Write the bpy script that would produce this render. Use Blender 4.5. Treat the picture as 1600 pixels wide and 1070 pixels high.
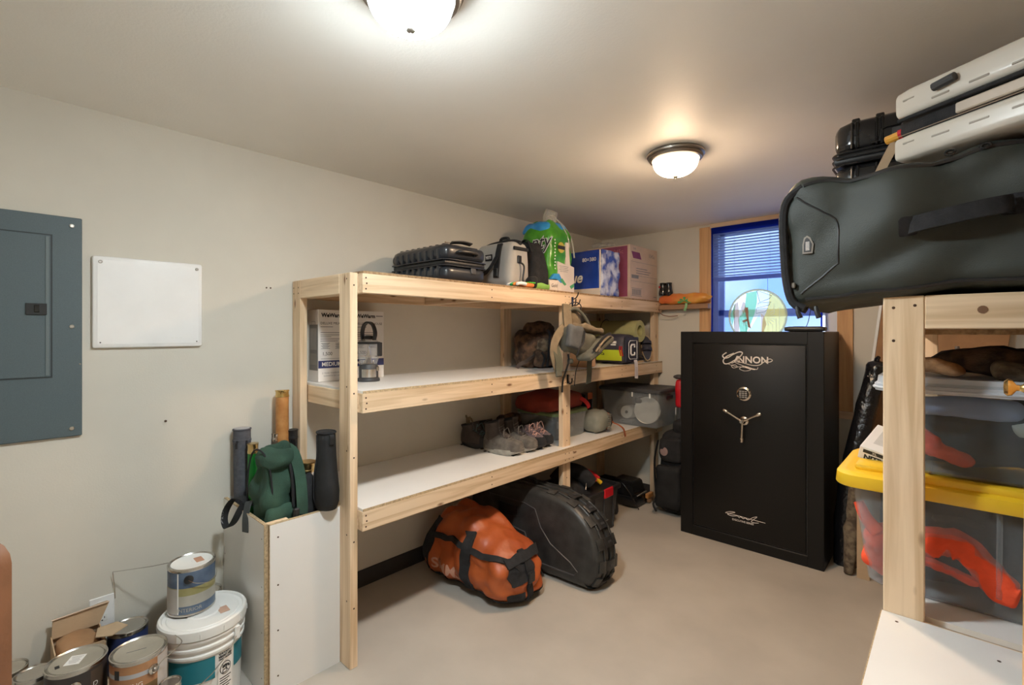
import bpy, bmesh, math, random
from mathutils import Vector, Matrix, noise
from mathutils.bvhtree import BVHTree
for _o in list(bpy.data.objects): bpy.data.objects.remove(_o)
SC = bpy.context.scene; COL = SC.collection; PI = math.pi
rnd = random.Random(7)
# ---------------------------------------------------------------- camera, world, exposure
cam = bpy.data.objects.new('camera', bpy.data.cameras.new('camera')); COL.objects.link(cam)
cam.location = (0, 0, 1.52); cam.rotation_euler = (PI/2, 0, math.radians(42.55))
cam.data.sensor_width = 36; cam.data.lens = 36*755/1600; cam.data.shift_y = -17/1600; cam.data.clip_start = .02
SC.camera = cam
W = bpy.data.worlds.new('sky'); SC.world = W; W.use_nodes = True
nt = W.node_tree; bg = nt.nodes['Background']
tc = nt.nodes.new('ShaderNodeTexCoord'); nz = nt.nodes.new('ShaderNodeTexNoise'); rp = nt.nodes.new('ShaderNodeValToRGB')
nz.inputs['Scale'].default_value = 5; nz.inputs['Detail'].default_value = 4
rp.color_ramp.elements[0].position = .35; rp.color_ramp.elements[0].color = (.42, .62, .95, 1)
rp.color_ramp.elements[1].position = .65; rp.color_ramp.elements[1].color = (.95, .98, 1, 1)
nt.links.new(tc.outputs['Generated'], nz.inputs['Vector']); nt.links.new(nz.outputs['Fac'], rp.inputs['Fac'])
nt.links.new(rp.outputs['Color'], bg.inputs['Color']); bg.inputs['Strength'].default_value = 3.0
SC.view_settings.view_transform = 'Standard'; SC.view_settings.look = 'None'
SC.view_settings.gamma = 1; SC.view_settings.use_curve_mapping = False
SC.view_settings.exposure = 0.0
SC.cycles.max_bounces = 20; SC.cycles.diffuse_bounces = 14; SC.cycles.transparent_max_bounces = 24
LAMP_NEAR, LAMP_FAR = 480.0, 350.0          # radiance of the two ceiling-lamp shades

# ---------------------------------------------------------------- materials
def new_mat(name):
    m = bpy.data.materials.new(name); m.use_nodes = True
    return m, m.node_tree, m.node_tree.nodes['Principled BSDF']
def c4(c): return (c[0], c[1], c[2], 1)
def M(name, col, rough=.6, metal=0., var=.12, vs=8., bump=.0, bs=60., coat=0., spec=.5, col2=None, lo=.35, hi=.65, obj_rand=0.):
    m, t, p = new_mat(name); N = t.nodes; L = t.links
    p.inputs['Roughness'].default_value = rough; p.inputs['Metallic'].default_value = metal
    p.inputs['Coat Weight'].default_value = coat; p.inputs['Specular IOR Level'].default_value = spec
    co = N.new('ShaderNodeTexCoord'); n = N.new('ShaderNodeTexNoise'); r = N.new('ShaderNodeValToRGB')
    n.inputs['Scale'].default_value = vs; n.inputs['Detail'].default_value = 5
    a = [x*(1-var) for x in col] if col2 is None else col
    b = [min(1, x*(1+var)) for x in col] if col2 is None else col2
    r.color_ramp.elements[0].position = lo; r.color_ramp.elements[0].color = c4(a)
    r.color_ramp.elements[1].position = hi; r.color_ramp.elements[1].color = c4(b)
    L.new(co.outputs['Object'], n.inputs['Vector']); L.new(n.outputs['Fac'], r.inputs['Fac'])
    L.new(r.outputs['Color'], p.inputs['Base Color'])
    if bump:
        n2 = N.new('ShaderNodeTexNoise'); n2.inputs['Scale'].default_value = bs; n2.inputs['Detail'].default_value = 4
        bm_ = N.new('ShaderNodeBump'); bm_.inputs['Strength'].default_value = bump; bm_.inputs['Distance'].default_value = .01
        L.new(co.outputs['Object'], n2.inputs['Vector']); L.new(n2.outputs['Fac'], bm_.inputs['Height'])
        L.new(bm_.outputs['Normal'], p.inputs['Normal'])
    return m
def WOOD(name, axis, a=(.60, .42, .25), b=(.80, .615, .42), knots=True):
    m, t, p = new_mat(name); N = t.nodes; L = t.links
    p.inputs['Roughness'].default_value = .62
    co = N.new('ShaderNodeTexCoord'); mp = N.new('ShaderNodeMapping'); sc = [34, 34, 34]; sc[axis] = 1.6
    mp.inputs['Scale'].default_value = sc
    oi = N.new('ShaderNodeObjectInfo'); L.new(oi.outputs['Random'], mp.inputs['Location'])
    L.new(co.outputs['Object'], mp.inputs['Vector'])
    n = N.new('ShaderNodeTexNoise'); n.inputs['Scale'].default_value = 1.; n.inputs['Detail'].default_value = 6; n.inputs['Distortion'].default_value = .6
    L.new(mp.outputs['Vector'], n.inputs['Vector'])
    r = N.new('ShaderNodeValToRGB'); e = r.color_ramp.elements
    e[0].position = .34; e[0].color = c4(a); e[1].position = .58; e[1].color = c4(b)
    L.new(n.outputs['Fac'], r.inputs['Fac']); out = r.outputs['Color']
    if knots:
        m2 = N.new('ShaderNodeMapping'); s2 = [13, 13, 13]; s2[axis] = 4.6; m2.inputs['Scale'].default_value = s2
        L.new(co.outputs['Object'], m2.inputs['Vector'])
        v = N.new('ShaderNodeTexVoronoi'); v.inputs['Scale'].default_value = 1.; L.new(m2.outputs['Vector'], v.inputs['Vector'])
        kr = N.new('ShaderNodeValToRGB'); k = kr.color_ramp.elements
        k[0].position = .05; k[0].color = (1, 1, 1, 1); k[1].position = .14; k[1].color = (0, 0, 0, 1)
        L.new(v.outputs['Distance'], kr.inputs['Fac'])
        mx = N.new('ShaderNodeMix'); mx.data_type = 'RGBA'
        L.new(kr.outputs['Color'], mx.inputs['Factor']); L.new(out, mx.inputs['A']); mx.inputs['B'].default_value = (.20, .09, .035, 1)
        out = mx.outputs['Result']
    hs = N.new('ShaderNodeHueSaturation'); mr = N.new('ShaderNodeMapRange')
    mr.inputs['To Min'].default_value = .90; mr.inputs['To Max'].default_value = 1.10
    L.new(oi.outputs['Random'], mr.inputs['Value']); L.new(mr.outputs['Result'], hs.inputs['Value'])
    L.new(out, hs.inputs['Color']); L.new(hs.outputs['Color'], p.inputs['Base Color'])
    b_ = N.new('ShaderNodeBump'); b_.inputs['Strength'].default_value = .12; b_.inputs['Distance'].default_value = .004
    L.new(n.outputs['Fac'], b_.inputs['Height']); L.new(b_.outputs['Normal'], p.inputs['Normal'])
    return m
def CLEAR(name, tint=(.86, .89, .91), body=(.72, .76, .80), fac=.35, rough=.22):
    m, t, p = new_mat(name); N = t.nodes; L = t.links
    p.inputs['Base Color'].default_value = c4(body); p.inputs['Roughness'].default_value = rough
    tr = N.new('ShaderNodeBsdfTransparent'); tr.inputs['Color'].default_value = c4(tint)
    mx = N.new('ShaderNodeMixShader'); lw = N.new('ShaderNodeLayerWeight'); lw.inputs['Blend'].default_value = .25
    mr = N.new('ShaderNodeMapRange'); mr.inputs['To Min'].default_value = fac; mr.inputs['To Max'].default_value = min(.9, fac+.45)
    L.new(lw.outputs['Facing'], mr.inputs['Value']); L.new(mr.outputs['Result'], mx.inputs['Fac'])
    L.new(tr.outputs['BSDF'], mx.inputs[1]); L.new(p.outputs['BSDF'], mx.inputs[2])
    L.new(mx.outputs['Shader'], N['Material Output'].inputs['Surface'])
    return m
def SHEER(name, dye, tint, fac=.5):
    """thin dyed cloth: some light passes straight through, the rest is scattered"""
    m, t, p = new_mat(name); N = t.nodes; L = t.links
    tr = N.new('ShaderNodeBsdfTransparent'); tr.inputs['Color'].default_value = c4(tint)
    tl = N.new('ShaderNodeBsdfTranslucent'); tl.inputs['Color'].default_value = c4(dye)
    df = N.new('ShaderNodeBsdfDiffuse'); df.inputs['Color'].default_value = c4(dye)
    a = N.new('ShaderNodeMixShader'); a.inputs['Fac'].default_value = .5
    L.new(tl.outputs[0], a.inputs[1]); L.new(df.outputs[0], a.inputs[2])
    b = N.new('ShaderNodeMixShader'); b.inputs['Fac'].default_value = fac
    L.new(tr.outputs[0], b.inputs[1]); L.new(a.outputs[0], b.inputs[2])
    L.new(b.outputs[0], N['Material Output'].inputs['Surface'])
    return m
def GLOW(name, col, strength):
    m, t, p = new_mat(name)
    p.inputs['Base Color'].default_value = (.9, .88, .84, 1); p.inputs['Emission Color'].default_value = c4(col)
    p.inputs['Roughness'].default_value = .35
    # no bulb modelled: emission dimmed by normal on the sides to lessen ceiling glow
    g = t.nodes.new('ShaderNodeNewGeometry'); sx = t.nodes.new('ShaderNodeSeparateXYZ'); mr = t.nodes.new('ShaderNodeMapRange')
    t.links.new(g.outputs['Normal'], sx.inputs[0]); t.links.new(sx.outputs['Z'], mr.inputs['Value'])
    mr.inputs['From Min'].default_value = -.45; mr.inputs['From Max'].default_value = -.97
    mr.inputs['To Min'].default_value = strength*.02; mr.inputs['To Max'].default_value = strength
    t.links.new(mr.outputs['Result'], p.inputs['Emission Strength'])
    return m
wallm = M('wall_paint', (.63, .60, .53), .75, var=.03, vs=2.5, bump=.06, bs=140)
ceilm = M('ceiling_paint', (.88, .865, .825), .55, var=.03, vs=1.5, bump=.07, bs=120)
floorm = M('concrete', (.40, .365, .32), .55, col2=(.50, .46, .405), vs=2.2, bump=.05, bs=90, lo=.3, hi=.7)
rubber = M('rubber_base', (.035, .033, .032), .6)
wx, wy, wz = WOOD('pine_x', 0), WOOD('pine_y', 1), WOOD('pine_z', 2)
stain = WOOD('stained_wood', 2, (.40, .15, .035), (.56, .25, .07), False)
trimw = WOOD('trim_wood', 2, (.50, .27, .12), (.64, .38, .18))
trimx = WOOD('trim_wood_x', 0, (.60, .42, .28), (.74, .55, .38), False)
ledgem = WOOD('ledge_wood', 0, (.26, .14, .07), (.36, .2, .11), False)
osb = M('chipboard', (.22, .13, .065), .8, col2=(.42, .28, .15), vs=70, bump=.2, bs=80)
edge = M('raw_edge', (.46, .34, .20), .8, var=.25, vs=120)
mela = M('white_melamine', (.76, .75, .73), .38, var=.02, vs=3)
tan_card = M('cardboard', (.50, .36, .23), .8, var=.06, vs=12)
brown_card = M('brown_cardboard', (.36, .20, .10), .8, var=.08, vs=12)
pale_card = M('pale_cardboard', (.62, .48, .38), .75, var=.05, vs=12)
white_card = M('white_carton', (.74, .71, .68), .5, var=.03)
white = M('white_plastic', (.78, .78, .76), .4, var=.02)
whiteg = M('white_enamel', (.82, .82, .82), .3, var=.02)
black = M('black_plastic', (.018, .018, .019), .42, var=.2)
blackg = M('black_gloss', (.012, .012, .013), .18, var=.2)
blackf = M('black_fabric', (.016, .016, .018), .9, var=.3, vs=30, bump=.3, bs=300)
blackn = M('black_neoprene', (.010, .010, .011), .75, var=.3, vs=20, bump=.15, bs=400)
darkgrey = M('dark_grey_plastic', (.05, .05, .053), .5, var=.15)
charcoal = M('charcoal_fleece', (.085, .088, .105), .95, var=.15, vs=60, bump=.3, bs=500)
nickel = M('brushed_nickel', (.33, .30, .27), .35, 1., var=.08)
steel = M('bright_steel', (.62, .60, .57), .25, 1., var=.05)
chrome = M('chrome', (.75, .68, .6), .16, 1., var=.03)
brass = M('brass', (.72, .50, .20), .25, 1., var=.05)
gold = M('gold_cap', (.70, .52, .24), .3, 1., var=.05)
screwm = M('screw', (.07, .035, .02), .5, .4, var=.1)
panelm = M('panel_grey', (.085, .118, .132), .55, var=.07, vs=300, bump=.05, bs=400)
panel2 = M('panel_grey_edge', (.13, .165, .175), .5, var=.05, vs=300)
ink = M('black_ink', (.02, .02, .022), .6)
greyink = M('grey_ink', (.22, .22, .23), .6)
navyink = M('navy_ink', (.03, .04, .14), .5)
whiteink = M('white_ink', (.85, .83, .80), .5, var=.02)
silverink = M('silver_ink', (.74, .68, .64), .35, .35, var=.04)
safem = M('safe_enamel', (.005, .0045, .0042), .4, var=.25, vs=200, bump=.12, bs=700, spec=.35)
teal = M('teal_label', (.012, .19, .25), .45, var=.06)
bluecan = M('blue_label', (.055, .09, .16), .45, col2=(.12, .17, .25), vs=14)
greycan = M('grey_label', (.33, .32, .28), .5, col2=(.44, .42, .36), vs=10)
olive_l = M('olive_label', (.27, .25, .10), .5, col2=(.36, .33, .16), vs=18)
copper = M('copper_label', (.30, .12, .055), .4, col2=(.46, .25, .12), vs=7)
brown_l = M('brown_label', (.16, .095, .035), .45, var=.2, vs=6)
dark_l = M('dark_label', (.05, .035, .035), .45, col2=(.03, .028, .026), vs=8)
taupe = M('taupe_lid', (.36, .33, .27), .5, .2, var=.08, vs=12)
greenf = M('green_canvas', (.030, .072, .048), .9, var=.25, vs=9, bump=.3, bs=260)
greent = M('green_tube', (.015, .20, .03), .3, .3, var=.2)
tanwood = M('tan_tube', (.42, .17, .045), .45, col2=(.55, .26, .085), vs=25)
silver = M('silver_tube', (.62, .62, .63), .3, .85, var=.03)
hard = M('black_hardshell', (.022, .025, .031), .3, var=.2, coat=.2)
coolg = M('cooler_grey', (.40, .385, .36), .6, var=.04)
limef = M('lime_fabric', (.25, .50, .10), .8)
pgreen = M('green_film', (.035, .21, .014), .28, col2=(.09, .36, .03), vs=12, bump=.35, bs=18)
pblue = M('blue_film', (.02, .19, .52), .28, col2=(.05, .34, .72), vs=12, bump=.3, bs=20)
pwhite = M('white_film', (.70, .62, .54), .35, var=.08, vs=8, bump=.3, bs=16)
tpblue = M('tp_blue', (.018, .055, .34), .22, var=.25, vs=5, bump=.3, bs=15)
tpclear = M('tp_wrap', (.05, .10, .42), .18, col2=(.62, .66, .78), vs=11, bump=.6, bs=16, lo=.42, hi=.6)  # pale noise patches put the film's white highlights into its colour
red_print = M('red_print', (.30, .045, .05), .7, var=.1)
plum_print = M('plum_print', (.30, .07, .13), .7)
orangebag = M('orange_film', (.72, .17, .05), .35, col2=(.75, .38, .06), vs=5, bump=.5, bs=22, lo=.4, hi=.6)
greenp = M('green_print', (.08, .36, .13), .4)
camo = M('camo_fabric', (.075, .055, .04), .95, col2=(.20, .16, .11), vs=22, bump=.4, bs=60, lo=.4, hi=.58)
darkcamo = M('dark_camo', (.035, .022, .016), .95, col2=(.13, .075, .045), vs=18, bump=.5, bs=50, lo=.42, hi=.6)
packg = M('pack_olive', (.145, .14, .105), .9, col2=(.09, .09, .075), vs=10, bump=.35, bs=160)
packt = M('pack_tan', (.20, .155, .10), .9, var=.15, vs=16, bump=.3, bs=160)
packs = M('pack_slate', (.095, .10, .105), .9, var=.15, vs=16, bump=.3, bs=160)
webbing = M('olive_webbing', (.10, .10, .07), .9)
padm = M('foam_mat', (.44, .42, .19), .85, var=.05, vs=20, bump=.15, bs=150)
padi = M('foam_mat_inside', (.55, .60, .42), .85, var=.05)
navyf = M('navy_nylon', (.050, .046, .066), .6, var=.15, bump=.2, bs=60)
navyd = M('dark_navy_nylon', (.022, .024, .042), .6, var=.15)
limen = M('lime_nylon', (.50, .62, .03), .55, var=.05)
redf = M('red_fabric', (.42, .012, .012), .7, var=.15, vs=10)
redd = M('dark_red_fabric', (.26, .035, .018), .8, var=.2, vs=7, bump=.3, bs=30)
redp = M('red_plastic', (.55, .01, .02), .4)
yellowp = M('yellow_plastic', (.80, .50, .02), .4, var=.05, vs=5)
sackm = M('grey_green_sack', (.22, .22, .18), .6, var=.15, vs=9, bump=.35, bs=40)
rust = M('rust_fabric', (.32, .085, .03), .7)
leather = M('shoe_leather', (.085, .075, .065), .8, col2=(.17, .15, .13), vs=22, bump=.3, bs=120)
leather2 = M('brown_leather', (.065, .05, .045), .8, var=.2, vs=22, bump=.2, bs=120)
leather3 = M('mauve_suede', (.14, .105, .115), .85, var=.15, vs=22)
solem = M('grey_sole', (.34, .32, .28), .8, var=.15, vs=30)
soled = M('dark_sole', (.022, .021, .023), .7, var=.2)
tealace = M('teal_lace', (.11, .16, .16), .9)
pinklace = M('pink_lace', (.50, .30, .26), .9)
limecap = M('green_lid', (.20, .27, .12), .5)
orangef = M('orange_tarp', (.36, .07, .016), .42, col2=(.47, .11, .028), vs=5, bump=.2, bs=35)
bowm = M('bow_case', (.022, .022, .022), .4, col2=(.045, .045, .043), vs=14, bump=.08, bs=120)
bagm = M('bag_nylon', (.031, .036, .030), .55, var=.12, vs=10, bump=.2, bs=420)
tanzip = M('tan_zip', (.42, .25, .13), .7)
whitecase = M('cream_hardshell', (.62, .57, .50), .28, var=.03, vs=4)
hiviz = M('orange_fleece', (.85, .09, .03), .9, var=.15, vs=14, bump=.3, bs=60)
slate = M('slate_cloth', (.014, .022, .030), .9, var=.3, vs=7, bump=.4, bs=26)
greycloth = M('grey_cloth', (.032, .036, .036), .9, var=.35, vs=6, bump=.4, bs=26)
palecloth = M('pale_cloth', (.50, .48, .40), .9)
bluecloth = M('pale_blue_cloth', (.33, .38, .55), .9)
shinywrap = M('black_film', (.012, .012, .014), .16, var=.3, bump=.9, bs=26)
tote_m = CLEAR('clear_tote', fac=.07, tint=(.90, .92, .93))
tote_t = CLEAR('clear_tote_top', fac=.06, body=(.60, .66, .72))
bin_m = CLEAR('clear_bin', fac=.14, body=(.62, .64, .65))
glass_m = CLEAR('glass', (.95, .96, .97), (.8, .82, .84), .10, .05)
pane_m = CLEAR('window_glass', (.96, .98, 1), (.8, .85, .9), .03, .02)
lidwhite = CLEAR('pale_lid', (.85, .88, .92), (.66, .70, .76), .72, .35)
clearfilm = CLEAR('clear_film', (.9, .9, .88), (.8, .78, .74), .25, .15)
flagm = SHEER('blue_sheer', (.05, .09, .50), (.46, .57, .88), .28)
flagd = SHEER('blue_hem', (.012, .03, .36), (.05, .09, .5), .7)
seal_y = SHEER('seal_yellow', (.85, .78, .34), (.90, .84, .42), .5)
seal_w = SHEER('seal_white', (.9, .92, .95), (.95, .97, 1), .40)
seal_g = SHEER('seal_green', (.30, .66, .44), (.42, .80, .58), .5)
seal_t = SHEER('seal_tan', (.70, .55, .45), (.76, .64, .58), .5)
seal_k = SHEER('seal_outline', (.10, .11, .22), (.12, .14, .30), .8)
seal_s = SHEER('seal_sky', (.68, .82, .95), (.74, .88, 1), .4)
glow_near = GLOW('lamp_glass_near', (.87, .97, 1.0), LAMP_NEAR)
glow_far = GLOW('lamp_glass_far', (1.0, .70, .45), LAMP_FAR)

# ---------------------------------------------------------------- mesh helpers
def B(): return bmesh.new()
def box(bm, x0, x1, y0, y1, z0, z1, bev=0., seg=1):
    r = bmesh.ops.create_cube(bm, size=1); vs = r['verts']
    for v in vs: v.co = Vector((x0+(v.co.x+.5)*(x1-x0), y0+(v.co.y+.5)*(y1-y0), z0+(v.co.z+.5)*(z1-z0)))
    if bev: bmesh.ops.bevel(bm, geom=list({e for v in vs for e in v.link_edges}), offset=bev, segments=seg, profile=.5, affect='EDGES')
    return bm
def bx(*a, **k): return box(B(), *a, **k)
def loft(bm, rings, cap=True, close=True):
    R = [[bm.verts.new(p) for p in r] for r in rings]; n = len(R[0])
    for a, b in zip(R, R[1:]):
        for i in range(n if close else n-1):
            j = (i+1) % n; bm.faces.new((a[i], a[j], b[j], b[i]))
    if cap and close:
        bm.faces.new(R[0][::-1]); bm.faces.new(R[-1])
    return bm
def lathe(bm, prof, c=(0, 0, 0), n=28, cap=False):
    c = Vector(c); rings = [[c+Vector((r*math.cos(2*PI*i/n), r*math.sin(2*PI*i/n), z)) for i in range(n)] for r, z in prof]
    return loft(bm, rings, cap)
def frames(pts, closed=False):
    n = len(pts); T = []
    for i in range(n):
        a = pts[(i-1) % n] if closed else pts[max(0, i-1)]; b = pts[(i+1) % n] if closed else pts[min(n-1, i+1)]
        T.append((b-a).normalized())
    u = T[0].orthogonal().normalized(); out = []
    for t in T:
        u = (u-t*u.dot(t)); u = u.normalized() if u.length > 1e-6 else t.orthogonal().normalized()
        out.append((u, t.cross(u)))
    return out
def smooth_pts(pts, k=3):
    pts = [Vector(p) for p in pts]
    if len(pts) < 3: return pts
    out = []
    for i in range(len(pts)-1):
        p0, p1, p2, p3 = pts[max(0, i-1)], pts[i], pts[i+1], pts[min(len(pts)-1, i+2)]
        for j in range(k):
            t = j/k; out.append(.5*((2*p1)+(p2-p0)*t+(2*p0-5*p1+4*p2-p3)*t*t+(3*p1-p0-3*p2+p3)*t**3))
    out.append(pts[-1]); return out
def tube(bm, pts, r, n=7, closed=False, sm=0):
    pts = smooth_pts(pts, sm) if sm else [Vector(p) for p in pts]
    F = frames(pts, closed); rr = r if isinstance(r, (list, tuple)) else [r]*len(pts)
    if len(rr) != len(pts): rr = [rr[0]+(rr[-1]-rr[0])*i/(len(pts)-1) for i in range(len(pts))]
    rings = [[p+(u*math.cos(2*PI*k/n)+v*math.sin(2*PI*k/n))*q for k in range(n)] for p, (u, v), q in zip(pts, F, rr)]
    if closed: rings.append(rings[0]); 
    return loft(bm, rings, not closed)
def strap(bm, pts, w, th, side, sm=3):
    """flat webbing along pts; side = direction of its width"""
    pts = smooth_pts(pts, sm) if sm else [Vector(p) for p in pts]
    side = Vector(side).normalized(); rings = []; n = len(pts)
    for i, p in enumerate(pts):
        t = (pts[min(n-1, i+1)]-pts[max(0, i-1)]).normalized(); s = (side-t*side.dot(t))
        s = s.normalized() if s.length > 1e-5 else t.orthogonal().normalized()
        nn = t.cross(s)*th/2; s = s*w/2
        rings.append([p-s-nn, p+s-nn, p+s+nn, p-s+nn])
    return loft(bm, rings)
def prism(bm, poly, a0, a1, plane='xz'):
    """extrude a 2-D outline; plane 'xz' -> along y, 'yz' -> along x, 'xy' -> along z"""
    def q(p, a): return {'xz': (p[0], a, p[1]), 'yz': (a, p[0], p[1]), 'xy': (p[0], p[1], a)}[plane]
    loft(bm, [[q(p, a0) for p in poly], [q(p, a1) for p in poly]])
    return bm
def disc(bm, c, nrm, r, h, n=8):
    nrm = Vector(nrm).normalized(); c = Vector(c); u = nrm.orthogonal().normalized(); v = nrm.cross(u)
    return loft(bm, [[c+nrm*z+(u*math.cos(2*PI*k/n)+v*math.sin(2*PI*k/n))*r*q for k in range(n)] for z, q in ((-.001, 1), (h*.6, 1), (h, .7))])
def soft(bm, w, d, h, r, n=9, amp=0., sc=6., seed=0., fn=None, c=(0, 0, 0), sub_amp=.35, ridge=None, rs=None):
    """rounded, slightly crumpled box, standing on z=0 with its centre at c"""
    r = min(r, w/2-.001, d/2-.001, h/2-.001)
    t = bmesh.new(); bmesh.ops.create_cube(t, size=2)
    bmesh.ops.subdivide_edges(t, edges=t.edges[:], cuts=n, use_grid_fill=True)
    H = Vector((w/2, d/2, h/2)); c = Vector(c)
    ridge = amp*1.1 if ridge is None else ridge; rs = sc*.75 if rs is None else rs
    for v in t.verts:
        p = Vector((v.co.x*H.x, v.co.y*H.y, v.co.z*H.z))
        inn = Vector([max(-(H[i]-r), min(H[i]-r, p[i])) for i in range(3)]); dr = p-inn
        if dr.length > 1e-7: dr.normalize(); q = inn+dr*r
        else: q = p; dr = Vector((0, 0, 1))
        if amp:
            s = Vector((seed, seed*1.7, -seed))
            q = q+dr*amp*(noise.noise(q*sc+s)+sub_amp*noise.noise(q*sc*2.7+s)-(ridge/amp)*(.32-abs(noise.noise(q*rs+s*1.3))))
        q.z += H.z
        if fn: q = fn(q)
        v.co = q+c
    me = bpy.data.meshes.new('t'); t.to_mesh(me); t.free(); bm.from_mesh(me); bpy.data.meshes.remove(me)
    return bm
def rot(bm, ang, axis='Z', c=(0, 0, 0)):
    bmesh.ops.rotate(bm, verts=bm.verts[:], cent=c, matrix=Matrix.Rotation(ang, 3, axis)); return bm
def tree_of(bm):
    bmesh.ops.recalc_face_normals(bm, faces=bm.faces[:]); return BVHTree.FromBMesh(bm)
def strap_on(bm, tree, pts, w, th, k=4):
    """webbing that lies on a body's surface"""
    P = smooth_pts(pts, k); rings = []
    for i, p in enumerate(P):
        l, n, _, _ = tree.find_nearest(p); t = (P[min(len(P)-1, i+1)]-P[max(0, i-1)]).normalized(); s = n.cross(t).normalized()*w/2
        la, na, _, _ = tree.find_nearest(l-s); lb, nb, _, _ = tree.find_nearest(l+s)
        rings.append([la-na*.002, lb-nb*.002, lb+nb*th, la+na*th])
    return loft(bm, rings)
def line_on(bm, tree, pts, r, k=4, n=6):
    return tube(bm, [tree.find_nearest(p)[0] for p in smooth_pts(pts, k)], r, n)
def press_on(bm, tree, o=.0015):
    for v in bm.verts:
        l, n, _, _ = tree.find_nearest(v.co); v.co = l+n*o
    return bm
def shell_of(bm, cond, off):
    """the part of a body's skin that meets cond, lifted a little"""
    t = bm.copy(); bmesh.ops.delete(t, geom=[f for f in t.faces if not cond(f.calc_center_median())], context='FACES')
    t.normal_update(); ns = {v: v.normal.copy() for v in t.verts}
    for v, n_ in ns.items(): v.co += n_*off
    return t
def mv(bm, v): bmesh.ops.translate(bm, verts=bm.verts[:], vec=v); return bm
_txt = {}
def txt_mesh(s, size, shear=0., bold=0.):
    cu = bpy.data.curves.new('t', 'FONT'); cu.body = s; cu.size = size; cu.align_x = 'CENTER'; cu.align_y = 'CENTER'
    cu.resolution_u = 3; cu.shear = shear; cu.offset = bold
    ob = bpy.data.objects.new('t', cu); COL.objects.link(ob); bpy.context.view_layer.update()
    me = bpy.data.meshes.new_from_object(ob.evaluated_get(bpy.context.evaluated_depsgraph_get()))
    bpy.data.objects.remove(ob); bpy.data.curves.remove(cu); return me
def txt(bm, s, size, o, xd, yd, shear=0., bold=0., sx=1.):
    me = txt_mesh(s, size, shear, bold); n = len(bm.verts); bm.from_mesh(me); bpy.data.meshes.remove(me)
    bm.verts.ensure_lookup_table(); o, xd, yd = Vector(o), Vector(xd), Vector(yd)
    for v in bm.verts[n:]: v.co = o+xd*(v.co.x*sx)+yd*v.co.y
    return bm
def quad(bm, o, xd, yd, w, h):
    o, xd, yd = Vector(o), Vector(xd), Vector(yd)
    bm.faces.new([bm.verts.new(o+xd*a*w/2+yd*b*h/2) for a, b in ((-1, -1), (1, -1), (1, 1), (-1, 1))]); return bm
def txt_cyl(bm, s, size, c, R, ang, z, sx=1.):
    me = txt_mesh(s, size); n = len(bm.verts); bm.from_mesh(me); bpy.data.meshes.remove(me); bm.verts.ensure_lookup_table()
    for v in bm.verts[n:]:
        a = ang+v.co.x*sx/R; v.co = Vector((c[0]+R*math.cos(a), c[1]+R*math.sin(a), z+v.co.y))
    return bm
def arc(bm, c, R, a0, a1, z0, z1, n=8):
    V = [[bm.verts.new((c[0]+R*math.cos(a0+(a1-a0)*i/n), c[1]+R*math.sin(a0+(a1-a0)*i/n), z)) for i in range(n+1)] for z in (z0, z1)]
    for i in range(n): bm.faces.new((V[0][i], V[0][i+1], V[1][i+1], V[1][i]))
    return bm
# ---------------------------------------------------------------- object helpers
def thing(name, label, cat, loc=(0, 0, 0), rz=0., group=None, rot_=None):
    o = bpy.data.objects.new(name, None); COL.objects.link(o); o.location = loc; o.empty_display_size = .05
    o.rotation_euler = rot_ if rot_ else (0, 0, rz)
    o['label'] = label; o['category'] = cat
    if group: o['group'] = group
    return o
def base(o):
    v = Vector((0, 0, 0))
    while o is not None: v = v+o.location; o = o.parent
    return v
def mesh_of(name, bm, mat, smooth=35):
    bmesh.ops.recalc_face_normals(bm, faces=bm.faces[:])
    me = bpy.data.meshes.new(name); bm.to_mesh(me); bm.free(); me.materials.append(mat)
    if smooth:
        for p in me.polygons: p.use_smooth = True
        me.set_sharp_from_angle(angle=math.radians(smooth))
    return me
def part(name, bm, mat, parent, label=None, local=False, smooth=35, stuff=False):
    """a child mesh; its bmesh is in world axes unless local=True"""
    if not local: mv(bm, -base(parent))
    o = bpy.data.objects.new(name, mesh_of(name, bm, mat, smooth)); COL.objects.link(o); o.parent = parent
    if label: o['label'] = label
    if stuff: o['kind'] = 'stuff'
    return o
def single(name, bm, mat, label, cat, loc=(0, 0, 0), group=None, smooth=35):
    mv(bm, -Vector(loc)); o = bpy.data.objects.new(name, mesh_of(name, bm, mat, smooth)); COL.objects.link(o); o.location = loc
    o['label'] = label; o['category'] = cat
    if group: o['group'] = group
    return o
def struct(name, bm, mat, parent=None, smooth=0):
    o = bpy.data.objects.new(name, mesh_of(name, bm, mat, smooth)); COL.objects.link(o); o.parent = parent
    o['kind'] = 'structure'; return o

# ================================================================ THE ROOM
XW, XR_, YF, YB, ZC = -2.607, .49, 4.17, -1.1, 2.43
struct('floor', bx(XW-.15, XR_+.15, YB-.15, YF+.15, -.1, 0), floorm)
struct('ceiling', bx(XW-.15, XR_+.15, YB-.15, YF+.15, ZC, ZC+.1), ceilm)
struct('wall_left', bx(XW-.12, XW, YB-.12, YF+.12, 0, ZC), wallm)
struct('wall_right', bx(XR_, XR_+.12, YB-.12, YF+.12, 0, ZC), wallm)
struct('wall_back', bx(XW, XR_, YB-.12, YB, 0, ZC), wallm)
WX0, WX1, WZ0, WZ1 = -1.526, -.628, 1.05, 2.40
b = bx(XW, WX0, YF, YF+.12, 0, ZC); box(b, WX1, XR_, YF, YF+.12, 0, ZC); box(b, WX0, WX1, YF, YF+.12, 0, WZ0); box(b, WX0, WX1, YF, YF+.12, WZ1, ZC)
struct('wall_far', b, wallm)
struct('baseboard_left', bx(XW, XW+.006, YB, YF, 0, .102, bev=.002), rubber)
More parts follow.
